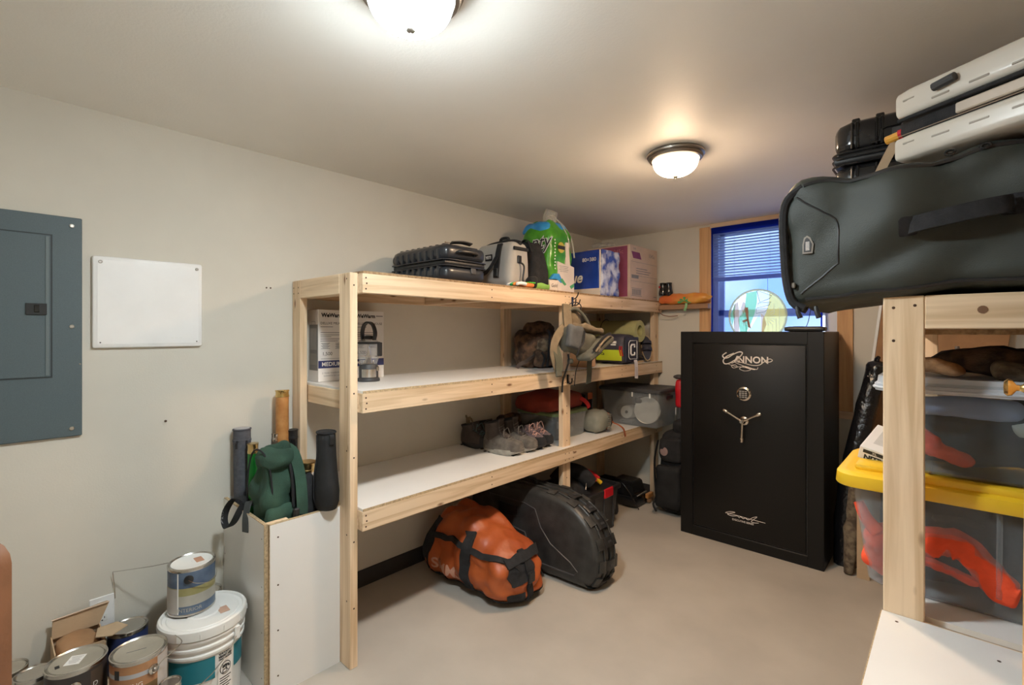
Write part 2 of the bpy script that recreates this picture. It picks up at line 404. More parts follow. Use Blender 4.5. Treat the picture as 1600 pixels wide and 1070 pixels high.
struct('baseboard_far', bx(XW, XR_, YF-.006, YF, 0, .102, bev=.002), rubber)
struct('trim_1', bx(-1.623, -1.524, YF-.02, YF, .95, 2.408, bev=.002), trimw)
struct('trim_2', bx(-.630, -.535, YF-.02, YF, .95, 2.408, bev=.002), trimw)
struct('trim_3', bx(-1.53, -.53, YF-.032, YF-.001, 2.388, 2.428, bev=.002), trimx)
struct('trim_4', bx(-1.955, -1.525, YF-.09, YF, 1.715, 1.757, bev=.002), ledgem)
struct('trim_5', bx(-1.68, -.48, YF-.045, YF-.001, .90, .95, bev=.002), trimx)
# window with frame, two sashes, glass, half-lowered blind
win = bpy.data.objects.new('window_1', None); COL.objects.link(win); win.location = (-1.077, YF+.05, WZ0); win['kind'] = 'structure'
b = bx(WX0, WX0+.045, YF+.03, YF+.10, WZ0, WZ1); box(b, WX1-.045, WX1, YF+.03, YF+.10, WZ0, WZ1); box(b, WX0, WX1, YF+.03, YF+.10, WZ1-.04, WZ1); box(b, WX0, WX1, YF+.03, YF+.10, WZ0, WZ0+.05)
part('window_frame', b, whiteg, win)
b = bx(WX0+.045, WX0+.085, YF+.045, YF+.075, WZ0+.05, 1.70); box(b, WX1-.085, WX1-.045, YF+.045, YF+.075, WZ0+.05, 1.70); box(b, WX0+.045, WX1-.045, YF+.045, YF+.075, 1.655, 1.70); box(b, WX0+.045, WX1-.045, YF+.045, YF+.075, WZ0+.05, WZ0+.09)
part('lower_sash', b, whiteg, win)
b = bx(WX0+.045, WX0+.08, YF+.07, YF+.095, 1.66, WZ1-.04); box(b, WX1-.08, WX1-.045, YF+.07, YF+.095, 1.66, WZ1-.04); box(b, WX0+.045, WX1-.045, YF+.07, YF+.095, WZ1-.075, WZ1-.04); box(b, WX0+.045, WX1-.045, YF+.07, YF+.095, 1.64, 1.66)
part('upper_sash', b, whiteg, win)
part('pane', bx(WX0+.085, WX1-.085, YF+.058, YF+.062, WZ0+.09, 1.655), pane_m, win)
part('pane', bx(WX0+.08, WX1-.08, YF+.08, YF+.084, 1.66, WZ1-.075), pane_m, win)
bl = part('blind_headrail', bx(WX0+.01, WX1-.01, YF-.005, YF+.028, WZ1-.035, WZ1-.003, bev=.003), whiteg, win)
zz = WZ1-.06
while zz > 1.985:
    b = bx(WX0+.015, WX1-.015, -.0115, .0115, -.0008, .0008); rot(b, math.radians(38), 'X'); mv(b, (0, YF+.012, zz))
    part('blind_slat', b, whiteg, win); zz -= .0235
part('blind_bottom_rail', bx(WX0+.015, WX1-.015, YF, YF+.024, 1.94, 1.975, bev=.003), whiteg, win)
for cx_ in (WX0+.18, -1.077, WX1-.18): part('blind_cord', tube(B(), [(cx_, YF+.012, 1.97), (cx_, YF+.012, WZ1-.03)], .0012, 5), whiteg, win)
part('lift_cord', tube(B(), [(-1.09, YF-.004, 1.97), (-1.088, YF-.004, 1.5), (-1.093, YF-.004, 1.2)], .0015, 5), whiteg, win)
# blue state flag hung sideways as a curtain
fy = YF-.05
FL = thing('flag', 'sheer blue flag hung sideways over the window as a curtain', 'flag', (-1.1, fy, 1.1))
def fsurf(x, z):
    k = min(1, max(0, (math.hypot(x+1.155, z-1.642)-.235)/.14))      # pulled flat where the stiff emblem is printed
    return fy+k*(.006*math.sin(x*16+1.2*math.sin(z*3))*min(1, (2.39-z)*2.5)+.004*math.sin(z*9+x*5)*min(1, (2.39-z)*2))
def fgrid(x0, x1, z0, z1, nx, nz_, off=0.):
    bm = B(); V = [[bm.verts.new((x0+(x1-x0)*i/nx, fsurf(x0+(x1-x0)*i/nx, z0+(z1-z0)*j/nz_)-off, z0+(z1-z0)*j/nz_)) for i in range(nx+1)] for j in range(nz_+1)]
    for j in range(nz_):
        for i in range(nx): bm.faces.new((V[j][i], V[j][i+1], V[j+1][i+1], V[j+1][i]))
    return bm
SX, SZ, SR = -1.155, 1.642, .216
b = fgrid(-1.502, -.715, 1.1, 2.388, 100, 130)
bmesh.ops.delete(b, geom=[f for f in b.faces if (f.calc_center_median()-Vector((SX, f.calc_center_median().y, SZ))).length < SR*.93], context='FACES')
part('cloth', b, flagm, FL)
part('hem', fgrid(-1.512, -1.498, 1.1, 2.388, 2, 40, .001), flagd, FL); part('hem', fgrid(-.724, -.712, 1.1, 2.388, 2, 40, .001), flagd, FL)
part('header_hem', fgrid(-1.502, -.72, 2.335, 2.389, 30, 3, .0015), flagd, FL, 'darker doubled band along the top')
def fpoly(pts, off, rad=None):
    bm = B(); P = [(SX+SR*x, SZ+SR*z) for x, z in pts]
    f = bm.faces.new([bm.verts.new((x, 0, z)) for x, z in P]); bmesh.ops.triangulate(bm, faces=[f])
    for v in bm.verts: v.co.y = fy-off
    return bm
def circ(r, a0=0, a1=360, n=40, cx_=0, cz_=0): return [(cx_+r*math.cos(math.radians(a0+(a1-a0)*i/n)), cz_+r*math.sin(math.radians(a0+(a1-a0)*i/n))) for i in range(n+1)]
SL = part('seal', fpoly(circ(1, n=47)[:-1], .002), seal_w, FL, 'round emblem with a pale yellow border')
part('seal_border', loft(B(), [[(SX+SR*x, fy-.0034, SZ+SR*z) for x, z in circ(k, n=48)[:-1]] for k in (1, .93)], False), seal_y, SL)
part('seal_sun_field', fpoly([(.12, -.95)]+[(.93*math.cos(math.radians(a)), .93*math.sin(math.radians(a))) for a in range(-80, 66, 8)]+[(.42, .55), (.30, .1), (.2, -.1)], .003), seal_y, SL)
part('seal_meadow', fpoly([(-.36, .855), (0, .925), (.0, .5), (-.08, .1), (-.2, -.25), (-.38, -.6), (-.3, -.88), (-.55, -.75), (-.65, -.1), (-.42, .3)], .003), seal_g, SL)
part('seal_side_meadow', fpoly([(-.75, .5), (-.92, .1), (-.92, -.1), (-.86, -.35), (-.78, 0)], .003), seal_g, SL)
for pts in ([(-.80, .45), (-.66, .55), (-.62, .2), (-.60, -.3), (-.63, -.68), (-.80, -.48), (-.76, -.2), (-.84, .1)], [(-.48, .55), (-.40, .50), (-.36, .2), (-.46, .1), (-.56, .3)], [(.14, .1), (.24, .0), (.32, -.3), (.22, -.6), (.2, -.92), (.14, -.5)]): part('seal_figure', fpoly(pts, .0042), seal_t, SL)
for pts in ([(0, .92), (.1, .9), (.5, .72), (.42, .62), (.1, .5)], [(.05, .48), (.48, .5), (.40, .38), (.0, .3)], [(-.02, .28), (.38, .28), (.28, .16), (-.02, .1)]):
    part('seal_wing', fpoly(pts, .0046), seal_w, SL)
    part('seal_outline', tube(B(), [(SX+SR*x, fsurf(SX+SR*x, SZ+SR*z)-.006, SZ+SR*z) for x, z in pts+pts[:1]], .0016, 4), seal_k, SL)
part('seal_mountain', fpoly([(.1, .12), (-.16, -.35), (-.36, -.62), (-.3, -.9), (.16, -.93), (.14, -.4)], .0040), seal_s, SL)
for a in (-70, -52, -34, -16, 4, 22, 40): part('seal_ray', fpoly([(.28+.10*math.cos(math.radians(a)), -.03+.1*math.sin(math.radians(a))), (.28+.33*math.cos(math.radians(a-3)), -.03+.33*math.sin(math.radians(a-3))), (.28+.33*math.cos(math.radians(a+4)), -.03+.33*math.sin(math.radians(a+4)))], .0044), seal_w, SL)
for x0, z0, z1 in ((.55, .1, .45), (.72, -.5, .3), (.62, -.6, -.1), (.5, -.8, -.3)): part('seal_ray', fpoly([(x0, z0), (x0+.04, z0), (x0+.04, z1), (x0, z1)], .0044), seal_w, SL)
for pts in ([(-.42, .33), (-.30, .33), (-.28, -.1), (-.2, -.45), (-.30, -.4), (-.36, -.05)], [(-.50, -.16), (-.34, -.10), (-.32, -.16), (-.46, -.24)]): part('seal_trunk', fpoly(pts, .0048), M('seal_brown', (.42, .25, .2), .8), SL)
for cx_, cz_ in ((-.55, .1), (-.46, -.18), (-.42, -.28)): part('seal_figure', fpoly(circ(.07, n=12, cx_=cx_, cz_=cz_)[:-1], .0052), seal_w, SL)

# ---------------------------------------------------------------- ceiling lights
def ceiling_light(x, y, glow, label):
    t = thing('ceiling_light', label, 'light', (x, y, ZC), 0, 'flush dome ceiling lights')
    part('canopy', lathe(B(), [(.001, ZC-.001), (.135, ZC-.001), (.142, ZC-.010), (.140, ZC-.018), (.131, ZC-.022), (.133, ZC-.030), (.127, ZC-.038), (.116, ZC-.040), (.113, ZC-.034), (.001, ZC-.034)], (x, y, 0), 48), nickel, t)
    pr = [(.113*math.cos(a)**.8 if a < 1.56 else .001, ZC-.036-.082*math.sin(a)) for a in [i*PI/2/14 for i in range(15)]]
    part('glass_shade', lathe(B(), pr, (x, y, 0), 48), glow, t, smooth=80)
    part('finial', lathe(B(), [(.001, ZC-.114), (.013, ZC-.116), (.015, ZC-.121), (.010, ZC-.127), (.001, ZC-.130)], (x, y, 0), 16), nickel, t, smooth=80)
ceiling_light(-1.05, .752, glow_near, 'white dome ceiling light at the top edge of the photo')
ceiling_light(-1.05, 2.374, glow_far, 'warm glowing dome ceiling light further back, before the window')
# ================================================================ LEFT SHELVING UNIT
U = thing('shelving_unit', 'long pine lumber shelving unit with white shelves along the left wall', 'shelves', (-2.3, 1.105, 0))
XP, XRl, Y0, YE = -2.0, -1.962, 1.105, 4.155
def board(parent, name, x0, x1, y0, y1, z0, z1, m, label=None): return part(name, bx(x0, x1, y0, y1, z0, z1, bev=.0025), m, parent, label)
board(U, 'post', -2.098, XP, Y0, 1.143, 0, 1.787, wz); board(U, 'post', -2.600, -2.509, Y0, 1.143, 0, 1.787, wz)
board(U, 'post', XP-.038, XP, 2.700, 2.788, 0, 1.783, wz); board(U, 'post', XP-.038, XP, 4.066, YE, 0, 1.783, wz)
board(U, 'post', -2.603, -2.565, 2.700, 2.788, .104, 1.783, wz); board(U, 'post', -2.603, -2.565, 4.066, YE, .104, 1.783, wz)
board(U, 'end_rail', -2.508, -2.099, Y0, 1.143, 1.694, 1.787, wx)
LV = ((1.694, 1.783), (1.151, 1.240), (.619, .708))
for k, (z0, z1) in enumerate(LV):
    if k == 1:
        board(U, 'front_rail', XP, XRl, 1.145, 2.735, z0, z1, wy); board(U, 'front_rail', XP, XRl, 2.739, YE, z0, z1, wy)
    else: board(U, 'front_rail', XP, XRl, 1.145, YE, z0, z1, wy)
    board(U, 'back_rail', -2.604, -2.566, 1.184, 4.062, z0, z1, wy)
    board(U, 'end_rail', -2.508 if k else -2.56, XP-.001, 1.145, 1.183, z0, z1, wx)
    for y in (1.95, 2.66, 3.42, 4.02): board(U, 'cross_rail', -2.565, XP-.001 if abs(y-2.66) > .1 else -2.04, y, y+.037, z0, z1, wx)
    if k == 0:
        part('shelf_board', bx(-2.604, XRl-.002, 1.15, YE, z1+.0005, z1+.012), osb, U, 'raw chipboard top')
    else:
        y0 = 1.148; sb = part('shelf_board', bx(-2.604, XRl-.003, y0, YE, z1+.0005, z1+.012), mela, U, 'white coated shelf board')
        part('raw_edge', bx(XRl-.003, XRl-.0005, y0, YE, z1+.0005, z1+.0118), edge, sb)
b = B()
def screw(p, n, r=.0042): disc(b, p, n, r, .0006)
for z0, z1 in LV:
    zm = (z0+z1)/2
    for dz in (-.025, 0, .025): screw((XRl, 1.162+(.004 if dz == 0 else 0), zm+dz), (1, 0, 0))
    for y in (1.967, 2.677, 3.437, 4.04):
        for dz in (-.022, .022): screw((XRl, y, zm+dz), (1, 0, 0))
    for y in (2.72, 2.77):
        for dz in (-.02, .02): screw((XRl, y, zm+dz), (1, 0, 0))
for z in (1.76, 1.27, .98, .60, .30): screw((-2.03, Y0, z), (0, -1, 0)); screw((XP, 1.124, z-.03), (1, 0, 0))
for z in (1.75, 1.72): screw((-2.585, Y0, z), (0, -1, 0)); screw((-2.53, Y0, z), (0, -1, 0))
for z in (1.2, 1.0, .76, .5, .95): screw((XP, 2.745, z), (1, 0, 0))
part('screw_heads', b, screwm, U, stuff=True)

# hooks on the middle post
def hook(z, label):
    y = 2.755; x = XRl; h = thing('wall_hook', label, 'hook', (x, y, z))
    part('back_plate', bx(x, x+.004, y-.010, y+.010, z-.035, z+.035, bev=.0015), blackg, h)
    for s in (-1, 1): part('prong', tube(B(), [(x+.004, y+s*.004, z-.02), (x+.02, y+s*.008, z-.024), (x+.042, y+s*.02, z-.012), (x+.050, y+s*.026, z+.018)], .0042, 7, sm=4), blackg, h)
    part('upper_arm', tube(B(), [(x+.004, y, z+.02), (x+.03, y, z+.026), (x+.052, y-.004, z+.05), (x+.055, y-.006, z+.065)], .0042, 7, sm=4), blackg, h)
hook(1.725, 'black double coat hook holding the olive waist pack on the top rail')
h = thing('wall_hook', 'small black J hook screwed to the middle rail, empty', 'hook', (XRl, 2.70, 1.19))
part('hook_stem', tube(B(), [(XRl+.003, 2.70, 1.205), (XRl+.005, 2.70, 1.178), (XRl+.02, 2.70, 1.165), (XRl+.036, 2.70, 1.176), (XRl+.038, 2.70, 1.203)], .0048, 8, sm=4), blackg, h)
part('back_plate', bx(XRl, XRl+.004, 2.69, 2.71, 1.165, 1.225, bev=.0015), blackg, h)

# ---------------------------------------------------------------- left wall fittings
x = XW
E = thing('electrical_panel', 'grey steel electrical panel with a small door, at the left edge', 'electrical panel', (x, .08, 1.1))
part('cover', bx(x, x+.016, -.105, .263, 1.103, 1.974, bev=.003), panelm, E)
b = bx(x+.016, x+.0175, -.065, .176, 1.340, 1.898); part('door_groove', b, M('panel_shadow_gap', (.03, .04, .045), .6), E)
d = part('panel_door', bx(x+.016, x+.0205, -.06, .1705, 1.345, 1.893, bev=.0015), panelm, E)
part('door_lip', bx(x+.0205, x+.0235, .156, .1665, 1.35, 1.888, bev=.001), panel2, d)
lt = part('latch', bx(x+.0205, x+.0265, .102, .160, 1.584, 1.628, bev=.001), black, d); part('latch_slider', bx(x+.0265, x+.031, .125, .139, 1.594, 1.622, bev=.001), blackg, lt)
for z in (1.94, 1.54, 1.135): part('cover_screw', disc(B(), (x+.016, .232, z), (1, 0, 0), .008, .005, 12), steel, E)
part('cover_screw', disc(B(), (x+.016, .256, 1.39), (1, 0, 0), .0035, .003, 8), steel, E)
C_ = thing('wall_access_cover', 'white enamelled rectangular cover plate screwed to the left wall', 'cover plate', (x, .488, 1.45))
part('cover_plate', bx(x, x+.022, .293, .683, 1.452, 1.832, bev=.009, seg=2), whiteg, C_)
part('raised_face', bx(x+.022, x+.0235, .308, .668, 1.467, 1.817, bev=.0012), whiteg, C_)
for y in (.318, .660):
    part('cover_screw', disc(B(), (x+.0235, y, 1.807), (1, 0, 0), .007, .004, 10), nickel, C_); part('screw_hole', disc(B(), (x+.0235, y, 1.475), (1, 0, 0), .0028, .0006, 8), ink, C_)
b = B()
for i in range(3): box(b, x+.0232, x+.0242, .56+i*.016, .57+i*.016, 1.491, 1.494)
part('embossed_dashes', b, white, C_, stuff=True)
O_ = thing('wall_outlet', 'white duplex wall outlet behind the torn cardboard flap', 'outlet', (x, .326, .30))
part('cover_plate', bx(x, x+.006, .286, .366, .300, .424, bev=.002), whiteg, O_)
for z in (.392, .335):
    r = part('receptacle', bx(x+.006, x+.008, .310, .343, z-.014, z+.014, bev=.0008), white, O_)
    part('slot', bx(x+.008, x+.0084, .318, .3205, z-.003, z+.007), ink, r); part('slot', bx(x+.008, x+.0084, .332, .3345, z-.002, z+.006), ink, r); part('slot', disc(B(), (x+.008, .326, z-.008), (1, 0, 0), .003, .0006), ink, r)
single('nail', disc(B(), (x, .545, 1.12), (1, 0, 0), .005, .008), screwm, 'small dark nail in the bare left wall below the white cover plate', 'nail', (x, .545, 1.12))
a_ = thing('wall_anchor', 'pair of tiny dark anchor stubs on the left wall near the shelving corner', 'wall anchor', (x, .985, 1.745))
for y in (.975, .995): part('stub', disc(B(), (x, y, 1.745), (1, 0, 0), .004, .006), screwm, a_)

# ---------------------------------------------------------------- bin with rod tubes
K = thing('storage_bin', 'tall open white melamine bin against the end of the shelving', 'bin', (-2.35, .94, 0))
s_ = part('side_panel', bx(-2.600, -2.106, .778, .793, 0, .717), mela, K); part('raw_edge', bx(-2.600, -2.106, .778, .793, .717, .7195), edge, s_)
part('raw_edge', bx(-2.106, -2.1035, .778, .793, 0, .7195), edge, s_)
f_ = part('front_panel', bx(-2.1035, -2.089, .795, 1.1035, 0, .717), mela, K); part('raw_edge', bx(-2.1035, -2.089, .795, 1.1035, .717, .7195), edge, f_); part('raw_edge', bx(-2.1035, -2.089, .7935, .7955, 0, .717), edge, f_)
part('side_panel', bx(-2.600, -2.1036, 1.089, 1.1035, 0, .717), mela, K); part('back_panel', bx(-2.604, -2.6005, .778, 1.1035, 0, .717), mela, K)
part('bottom_panel', bx(-2.600, -2.1036, .7935, 1.089, .02, .035), mela, K)
part('corner_block', bx(-2.1415, -2.1038, .7935, .883, 0, .7155, bev=.002), wz, K)
for z in (.66, .46, .27, .08): part('screw_head', disc(B(), (-2.089, .828, z), (1, 0, 0), .0038, .0006), screwm, K); part('screw_head', disc(B(), (-2.13, .778, z-.005), (0, -1, 0), .003, .0006), screwm, K); part('screw_head', disc(B(), (-2.585, .778, z-.005), (0, -1, 0), .003, .0006), screwm, K)
def rod_tube(name, label, top, bot, r, mat, capm, caph=.03, extra=None):
    top, bot = Vector(top), Vector(bot); t = thing(name, label, 'tube', bot); ax = (top-bot).normalized()
    part('body', tube(B(), [bot, top-ax*caph], r, 20), mat, t)
    c0 = top-ax*caph
    part('cap', tube(B(), [c0-ax*.006, c0, c0+ax*.004, c0+ax*.006, top-ax*.008, top-ax*.004, top], [r*1.05, r*1.05, r*1.05, r*.99, r*.99, r*1.08, r*1.06], 20), capm, t)
    return t
t = rod_tube('rod_tube', 'thick charcoal fleece rod tube leaning at the back left of the bin', (-2.553, .842, 1.05), (-2.535, .846, .0355), .0385, charcoal, charcoal, .055)
part('tube_lid', disc(B(), (-2.553, .842, 1.05), (0, 0, 1), .034, .004, 20), M('pale_grey_lid', (.35, .35, .37), .5), t)
part('zip_pull', tube(B(), [(-2.525, .812, .995), (-2.518, .806, .985), (-2.517, .806, .962)], .006, 6), blackf, t); part('zip_pull', tube(B(), [(-2.514, .85, .995), (-2.508, .85, .985), (-2.508, .85, .96)], .005, 6), blackf, t)
rod_tube('rod_tube', 'slim green metal rod tube with a gold cap', (-2.468, .862, .988), (-2.485, .868, .0355), .023, greent, gold, .04)
rod_tube('rod_tube', 'tall tan wooden rod tube with a brass rim, tallest in the bin', (-2.528, 1.022, 1.223), (-2.44, .99, .0355), .031, tanwood, brass, .03)
rod_tube('rod_tube', 'silver rod tube with a gold cap beside the black boot bag', (-2.265, 1.035, .905), (-2.30, 1.02, .0355), .034, silver, gold, .04)
rod_tube('rod_tube', 'thin steel topped tube behind the green backpack', (-2.50, .975, 1.012), (-2.49, .93, .0355), .015, nickel, steel, .03)
rod_tube('rod_tube', 'short black tube right of the tall tan tube', (-2.50, 1.062, 1.02), (-2.50, 1.05, .0355), .026, blackg, black, .04)
rod_tube('rod_tube', 'thin white tipped tube in front of the silver tube', (-2.305, .975, .895), (-2.34, .95, .0355), .010, silver, whiteg, .03)
# green canvas backpack standing in the bin
G = thing('backpack', 'green canvas backpack stuffed into the top of the white bin', 'backpack', (-2.26, .87, .50))
def gf(p):
    k = max(0, (p.z-.30)/.22); p.x *= 1-.25*k; p.y = p.y*(1-.3*k)+.02*k; return p
part('body', soft(B(), .19, .155, .51, .065, 18, .018, 9, 3, gf, (-2.27, .872, .50), .35, .06, 9), greenf, G, smooth=60)
part('front_pocket', soft(B(), .05, .13, .20, .024, 8, .014, 14, 8, None, (-2.168, .868, .56)), greenf, G, smooth=60)
part('flap', soft(B(), .13, .15, .10, .045, 8, .018, 12, 5, None, (-2.235, .872, .905)), greenf, G, smooth=60)
part('shoulder_strap', strap(B(), [(-2.24, .925, 1.0), (-2.19, .938, .97), (-2.145, .945, .88), (-2.12, .943, .77), (-2.115, .94, .72)], .045, .012, (.35, 1, 0)), greenf, G, smooth=60)
part('strap_edge', tube(B(), [(-2.27, .915, 1.01), (-2.21, .915, .985), (-2.165, .918, .88), (-2.15, .918, .75)], .007, 6, sm=4), blackf, G); part('zip_seam', tube(B(), [(-2.345, .80, .66), (-2.34, .795, .85), (-2.30, .80, .98), (-2.22, .81, 1.0), (-2.185, .83, .93), (-2.175, .84, .80)], .004, 5, sm=4), blackf, G)
part('buckle', bx(-2.135, -2.11, .905, .93, .70, .75, bev=.005), black, G)
S_ = thing('carry_strap', 'black webbing loop hanging over the rim of the bin', 'strap', (-2.40, .775, .70))
lb_ = strap(B(), [(-2.33, .80, .735), (-2.36, .785, .77), (-2.42, .765, .76), (-2.47, .748, .70), (-2.475, .742, .65), (-2.435, .742, .632), (-2.385, .752, .665), (-2.355, .77, .725), (-2.35, .785, .745)], .028, .003, (.35, 1, .25), 4)
lt_ = tree_of(lb_); tx_ = txt(B(), 'FLEX', .02, (-2.462, .730, .675), (.05, .2, .97), (-.95, -.2, 0))
lp2 = part('loop', lb_, blackf, S_, smooth=60); part('lettering', press_on(tx_, lt_, .0012), greyink, lp2)
part('strap_end', strap(B(), [(-2.33, .80, .762), (-2.315, .785, .74), (-2.30, .772, .69), (-2.295, .770, .64)], .04, .003, (1, .25, 0)), M('grey_webbing', (.05, .055, .055), .9), S_, smooth=60)
N_ = single('net_bag', soft(B(), .13, .13, .48, .055, 11, .018, 12, 12, lambda p: Vector((p.x*(1-.35*max(0, (p.z-.3)/.13)), p.y*(1-.3*max(0, (p.z-.3)/.13)), p.z)), (-2.185, .985, .40)), blackf, 'soft black bag slumped between backpack and boot bag', 'bag', (-2.185, .985, .40), smooth=60)
V = thing('boot_bag', 'tall black neoprene boot bag leaning on the shelving post', 'bag', (-2.115, 1.035, .715))
def ring(cx_, cy, z, a, bb, n=20): return [(cx_+a*math.cos(2*PI*i/n), cy+bb*math.sin(2*PI*i/n), z) for i in range(n)]
pr = [(.716, .055, .03, 0), (.722, .078, .044, 0), (.75, .092, .052, 0), (.80, .096, .053, 0), (.85, .086, .05, 0), (.90, .068, .046, .004), (.96, .058, .042, .006), (1.03, .057, .04, .005), (1.062, .058, .038, .004), (1.066, .052, .032, .004)]
part('body', loft(B(), [ring(-2.112+o, 1.047, z, a*.80, bb) for z, a, bb, o in pr]), blackn, V, smooth=70)
part('rim_binding', tube(B(), [(p[0], p[1], 1.064) for p in ring(-2.108, 1.047, 0, .047, .038)], .005, 6, closed=True), blackf, V)
part('pull_loop', strap(B(), [(-2.066, 1.047, 1.062), (-2.052, 1.047, 1.05), (-2.054, 1.047, 1.015)], .02, .003, (0, 1, 0)), black, V); part('seam', tube(B(), [(-2.115, 1.006, 1.055), (-2.112, 1.005, .96), (-2.125, .998, .87), (-2.12, .994, .79), (-2.12, 1.002, .735)], .003, 5, sm=4), blackf, V)

# ---------------------------------------------------------------- paint cans and bucket
def can(label, x, y, z, r, h, lidm, bands, seam=None, group='paint cans on the floor', bail=None, name='paint_can'):
    """bands: (z0, z1, material) as fractions of the height"""
    t = thing(name, label, 'can', (x, y, z), 0, group)
    part('body', lathe(B(), [(r*.97, z), (r*1.012, z+.002), (r*1.012, z+.007), (r*.992, z+.010), (r*.992, z+h-.014), (r*1.015, z+h-.011), (r*1.02, z+h-.004)], (x, y, 0), 40), steel, t)
    for a, c, m in bands: part('label_band', lathe(B(), [(r*.998, z+h*a), (r*.998, z+h*c)], (x, y, 0), 40), m, t)
    part('rim', lathe(B(), [(r*1.018, z+h-.006), (r*1.02, z+h), (r*.98, z+h+.001), (r*.94, z+h-.004), (r*.90, z+h-.006), (r*.885, z+h-.002)], (x, y, 0), 40), steel, t)
    part('lid', lathe(B(), [(r*.90, z+h-.005), (r*.86, z+h-.001), (r*.82, z+h-.003), (.001, z+h-.0035)], (x, y, 0), 40), lidm, t)
    if seam is not None: part('label_seam', arc(B(), (x, y), r*1.003, seam, seam+.06, z+.012, z+h-.016, 3), white, t)
    if bail is not None:
        c = Vector((x+r*math.cos(bail), y+r*math.sin(bail), z+h*.74)); n = Vector((math.cos(bail), math.sin(bail), 0))
        e = part('bail_ear', disc(B(), c, n, .017, .008, 14), steel, t); part('ear_stud', disc(B(), c+n*.008, n, .008, .006, 10), nickel, e)
    return t
# white five gallon bucket
bxx, byy = -2.275, .605
bk = thing('bucket', 'big white plastic pail with teal label under the blue paint can', 'bucket', (bxx, byy, 0))
part('body', lathe(B(), [(.001, .002), (.126, .002), (.130, .006), (.139, .262), (.147, .264), (.147, .272), (.140, .275), (.141, .292), (.149, .294), (.149, .302), (.142, .305), (.143, .322), (.151, .324), (.151, .332), (.144, .335), (.145, .352)], (bxx, byy, 0), 56), white, bk)
ld = part('lid', lathe(B(), [(.147, .338), (.155, .338), (.156, .350), (.155, .372), (.150, .378), (.143, .378), (.139, .371), (.128, .369), (.125, .372), (.06, .372), (.055, .376), (.001, .376)], (bxx, byy, 0), 56), white, bk)
for i in range(12):
    a = i*PI/6+.2; part('lid_tab', tube(B(), [(bxx+.1565*math.cos(a), byy+.1565*math.sin(a), .342), (bxx+.1565*math.cos(a), byy+.1565*math.sin(a), .362)], .0022, 5), white, ld)
part('lid_stain', soft(B(), .05, .035, .002, .001, 4, 0, c=(bxx+.045, byy+.06, .3718)), M('peach_stain', (.58, .36, .26), .7), ld)
def A_(x, y): return math.atan2(-y, -x)       # towards the camera
ab = A_(bxx, byy)
for a0, a1 in ((ab-.95, ab+.28), (ab+.84, ab+1.3)): part('teal_band', arc(B(), (bxx, byy), .1392, a0, a1, .165, .252, 14), teal, bk)
b = arc(B(), (bxx, byy), .1393, ab+.36, ab+.76, .03, .252, 8); wl = part('warning_label', b, whiteink, bk)
b = arc(B(), (bxx, byy), .1397, ab+.37, ab+.75, .222, .250, 8); part('warning_bar', b, ink, wl)
b = B(); txt_cyl(b, 'WARNING', .014, (bxx, byy), .1400, ab+.56, .242); txt_cyl(b, 'ADVERTENCIA', .010, (bxx, byy), .1400, ab+.56, .229); part('lettering', b, whiteink, wl)
def cyl_curve(pts, rr): return [(bxx+.1400*math.cos(ab+.56+u/.14), byy+.1400*math.sin(ab+.56+u/.14), z) for u, z in pts]
b = tube(B(), cyl_curve([(.021*math.cos(i*PI/12), .185+.024*math.sin(i*PI/12)) for i in range(24)], 0), .0012, 4, closed=True)
tube(b, cyl_curve([(-.014, .203), (.014, .167)], 0), .0012, 4); tube(b, cyl_curve([(-.012, .168), (-.010, .180), (.004, .180), (.006, .168), (-.012, .168)], 0), .0018, 4)
tube(b, cyl_curve([(-.012, .19), (0, .196), (.012, .192), (.014, .186)], 0), .0038, 5); tube(b, cyl_curve([(.004, .192), (.002, .182)], 0), .002, 4)
part('pictogram', b, ink, wl)
b = B()
for i in range(12):
    if i != 5: arc(b, (bxx, byy), .1397, ab+.395, ab+.725-.05*(i % 3), .148-.0095*i, .152-.0095*i, 6)
part('small_print', b, ink, wl, stuff=True)
b = B(); txt_cyl(b, 'Tintable', .011, (bxx, byy), .1396, ab-.32, .135); txt_cyl(b, 'Net 5 gal', .010, (bxx, byy), .1396, ab-.32, .118); part('small_print', b, greyink, bk, stuff=True)
for s in (-1, 1):
    a = ab-.72+s*PI/2; part('handle_ear', bx(bxx+.152*math.cos(a)-.01, bxx+.152*math.cos(a)+.01, byy+.152*math.sin(a)-.01, byy+.152*math.sin(a)+.01, .278, .33, bev=.003), white, bk)
part('wire_handle', tube(B(), [(bxx+(.157+.012*math.sin(i*PI/14))*math.cos(ab-.72-PI/2+i*PI/14), byy+(.157+.012*math.sin(i*PI/14))*math.sin(ab-.72-PI/2+i*PI/14), .30-.155*math.sin(i*PI/14)) for i in range(15)], .002, 6), steel, bk)
t = can('blue labelled paint can standing on the white pail lid', -2.340, .580, .3785, .0835, .190, white, [(.60, .93, bluecan), (.44, .60, olive_l), (.22, .44, greycan), (.05, .22, bluecan)], A_(-2.340, .58)-.62)
cc = (-2.340, .58); ac = A_(*cc)
part('side_print', arc(B(), cc, .0838, ac-1.5, ac-.62, .39, .49, 8), M('pale_grey_label', (.40, .38, .36), .5), t)
part('lid_stain', soft(B(), .05, .028, .0016, .0008, 5, .0005, c=(-2.338, .605, .3785+.1868)), M('rust_stain', (.55, .30, .20), .7), t)
e = part('bail_ear', disc(B(), (cc[0]+.0838*math.cos(ac-.12), cc[1]+.0838*math.sin(ac-.12), .527), (math.cos(ac-.12), math.sin(ac-.12), 0), .017, .006, 14), black, t)
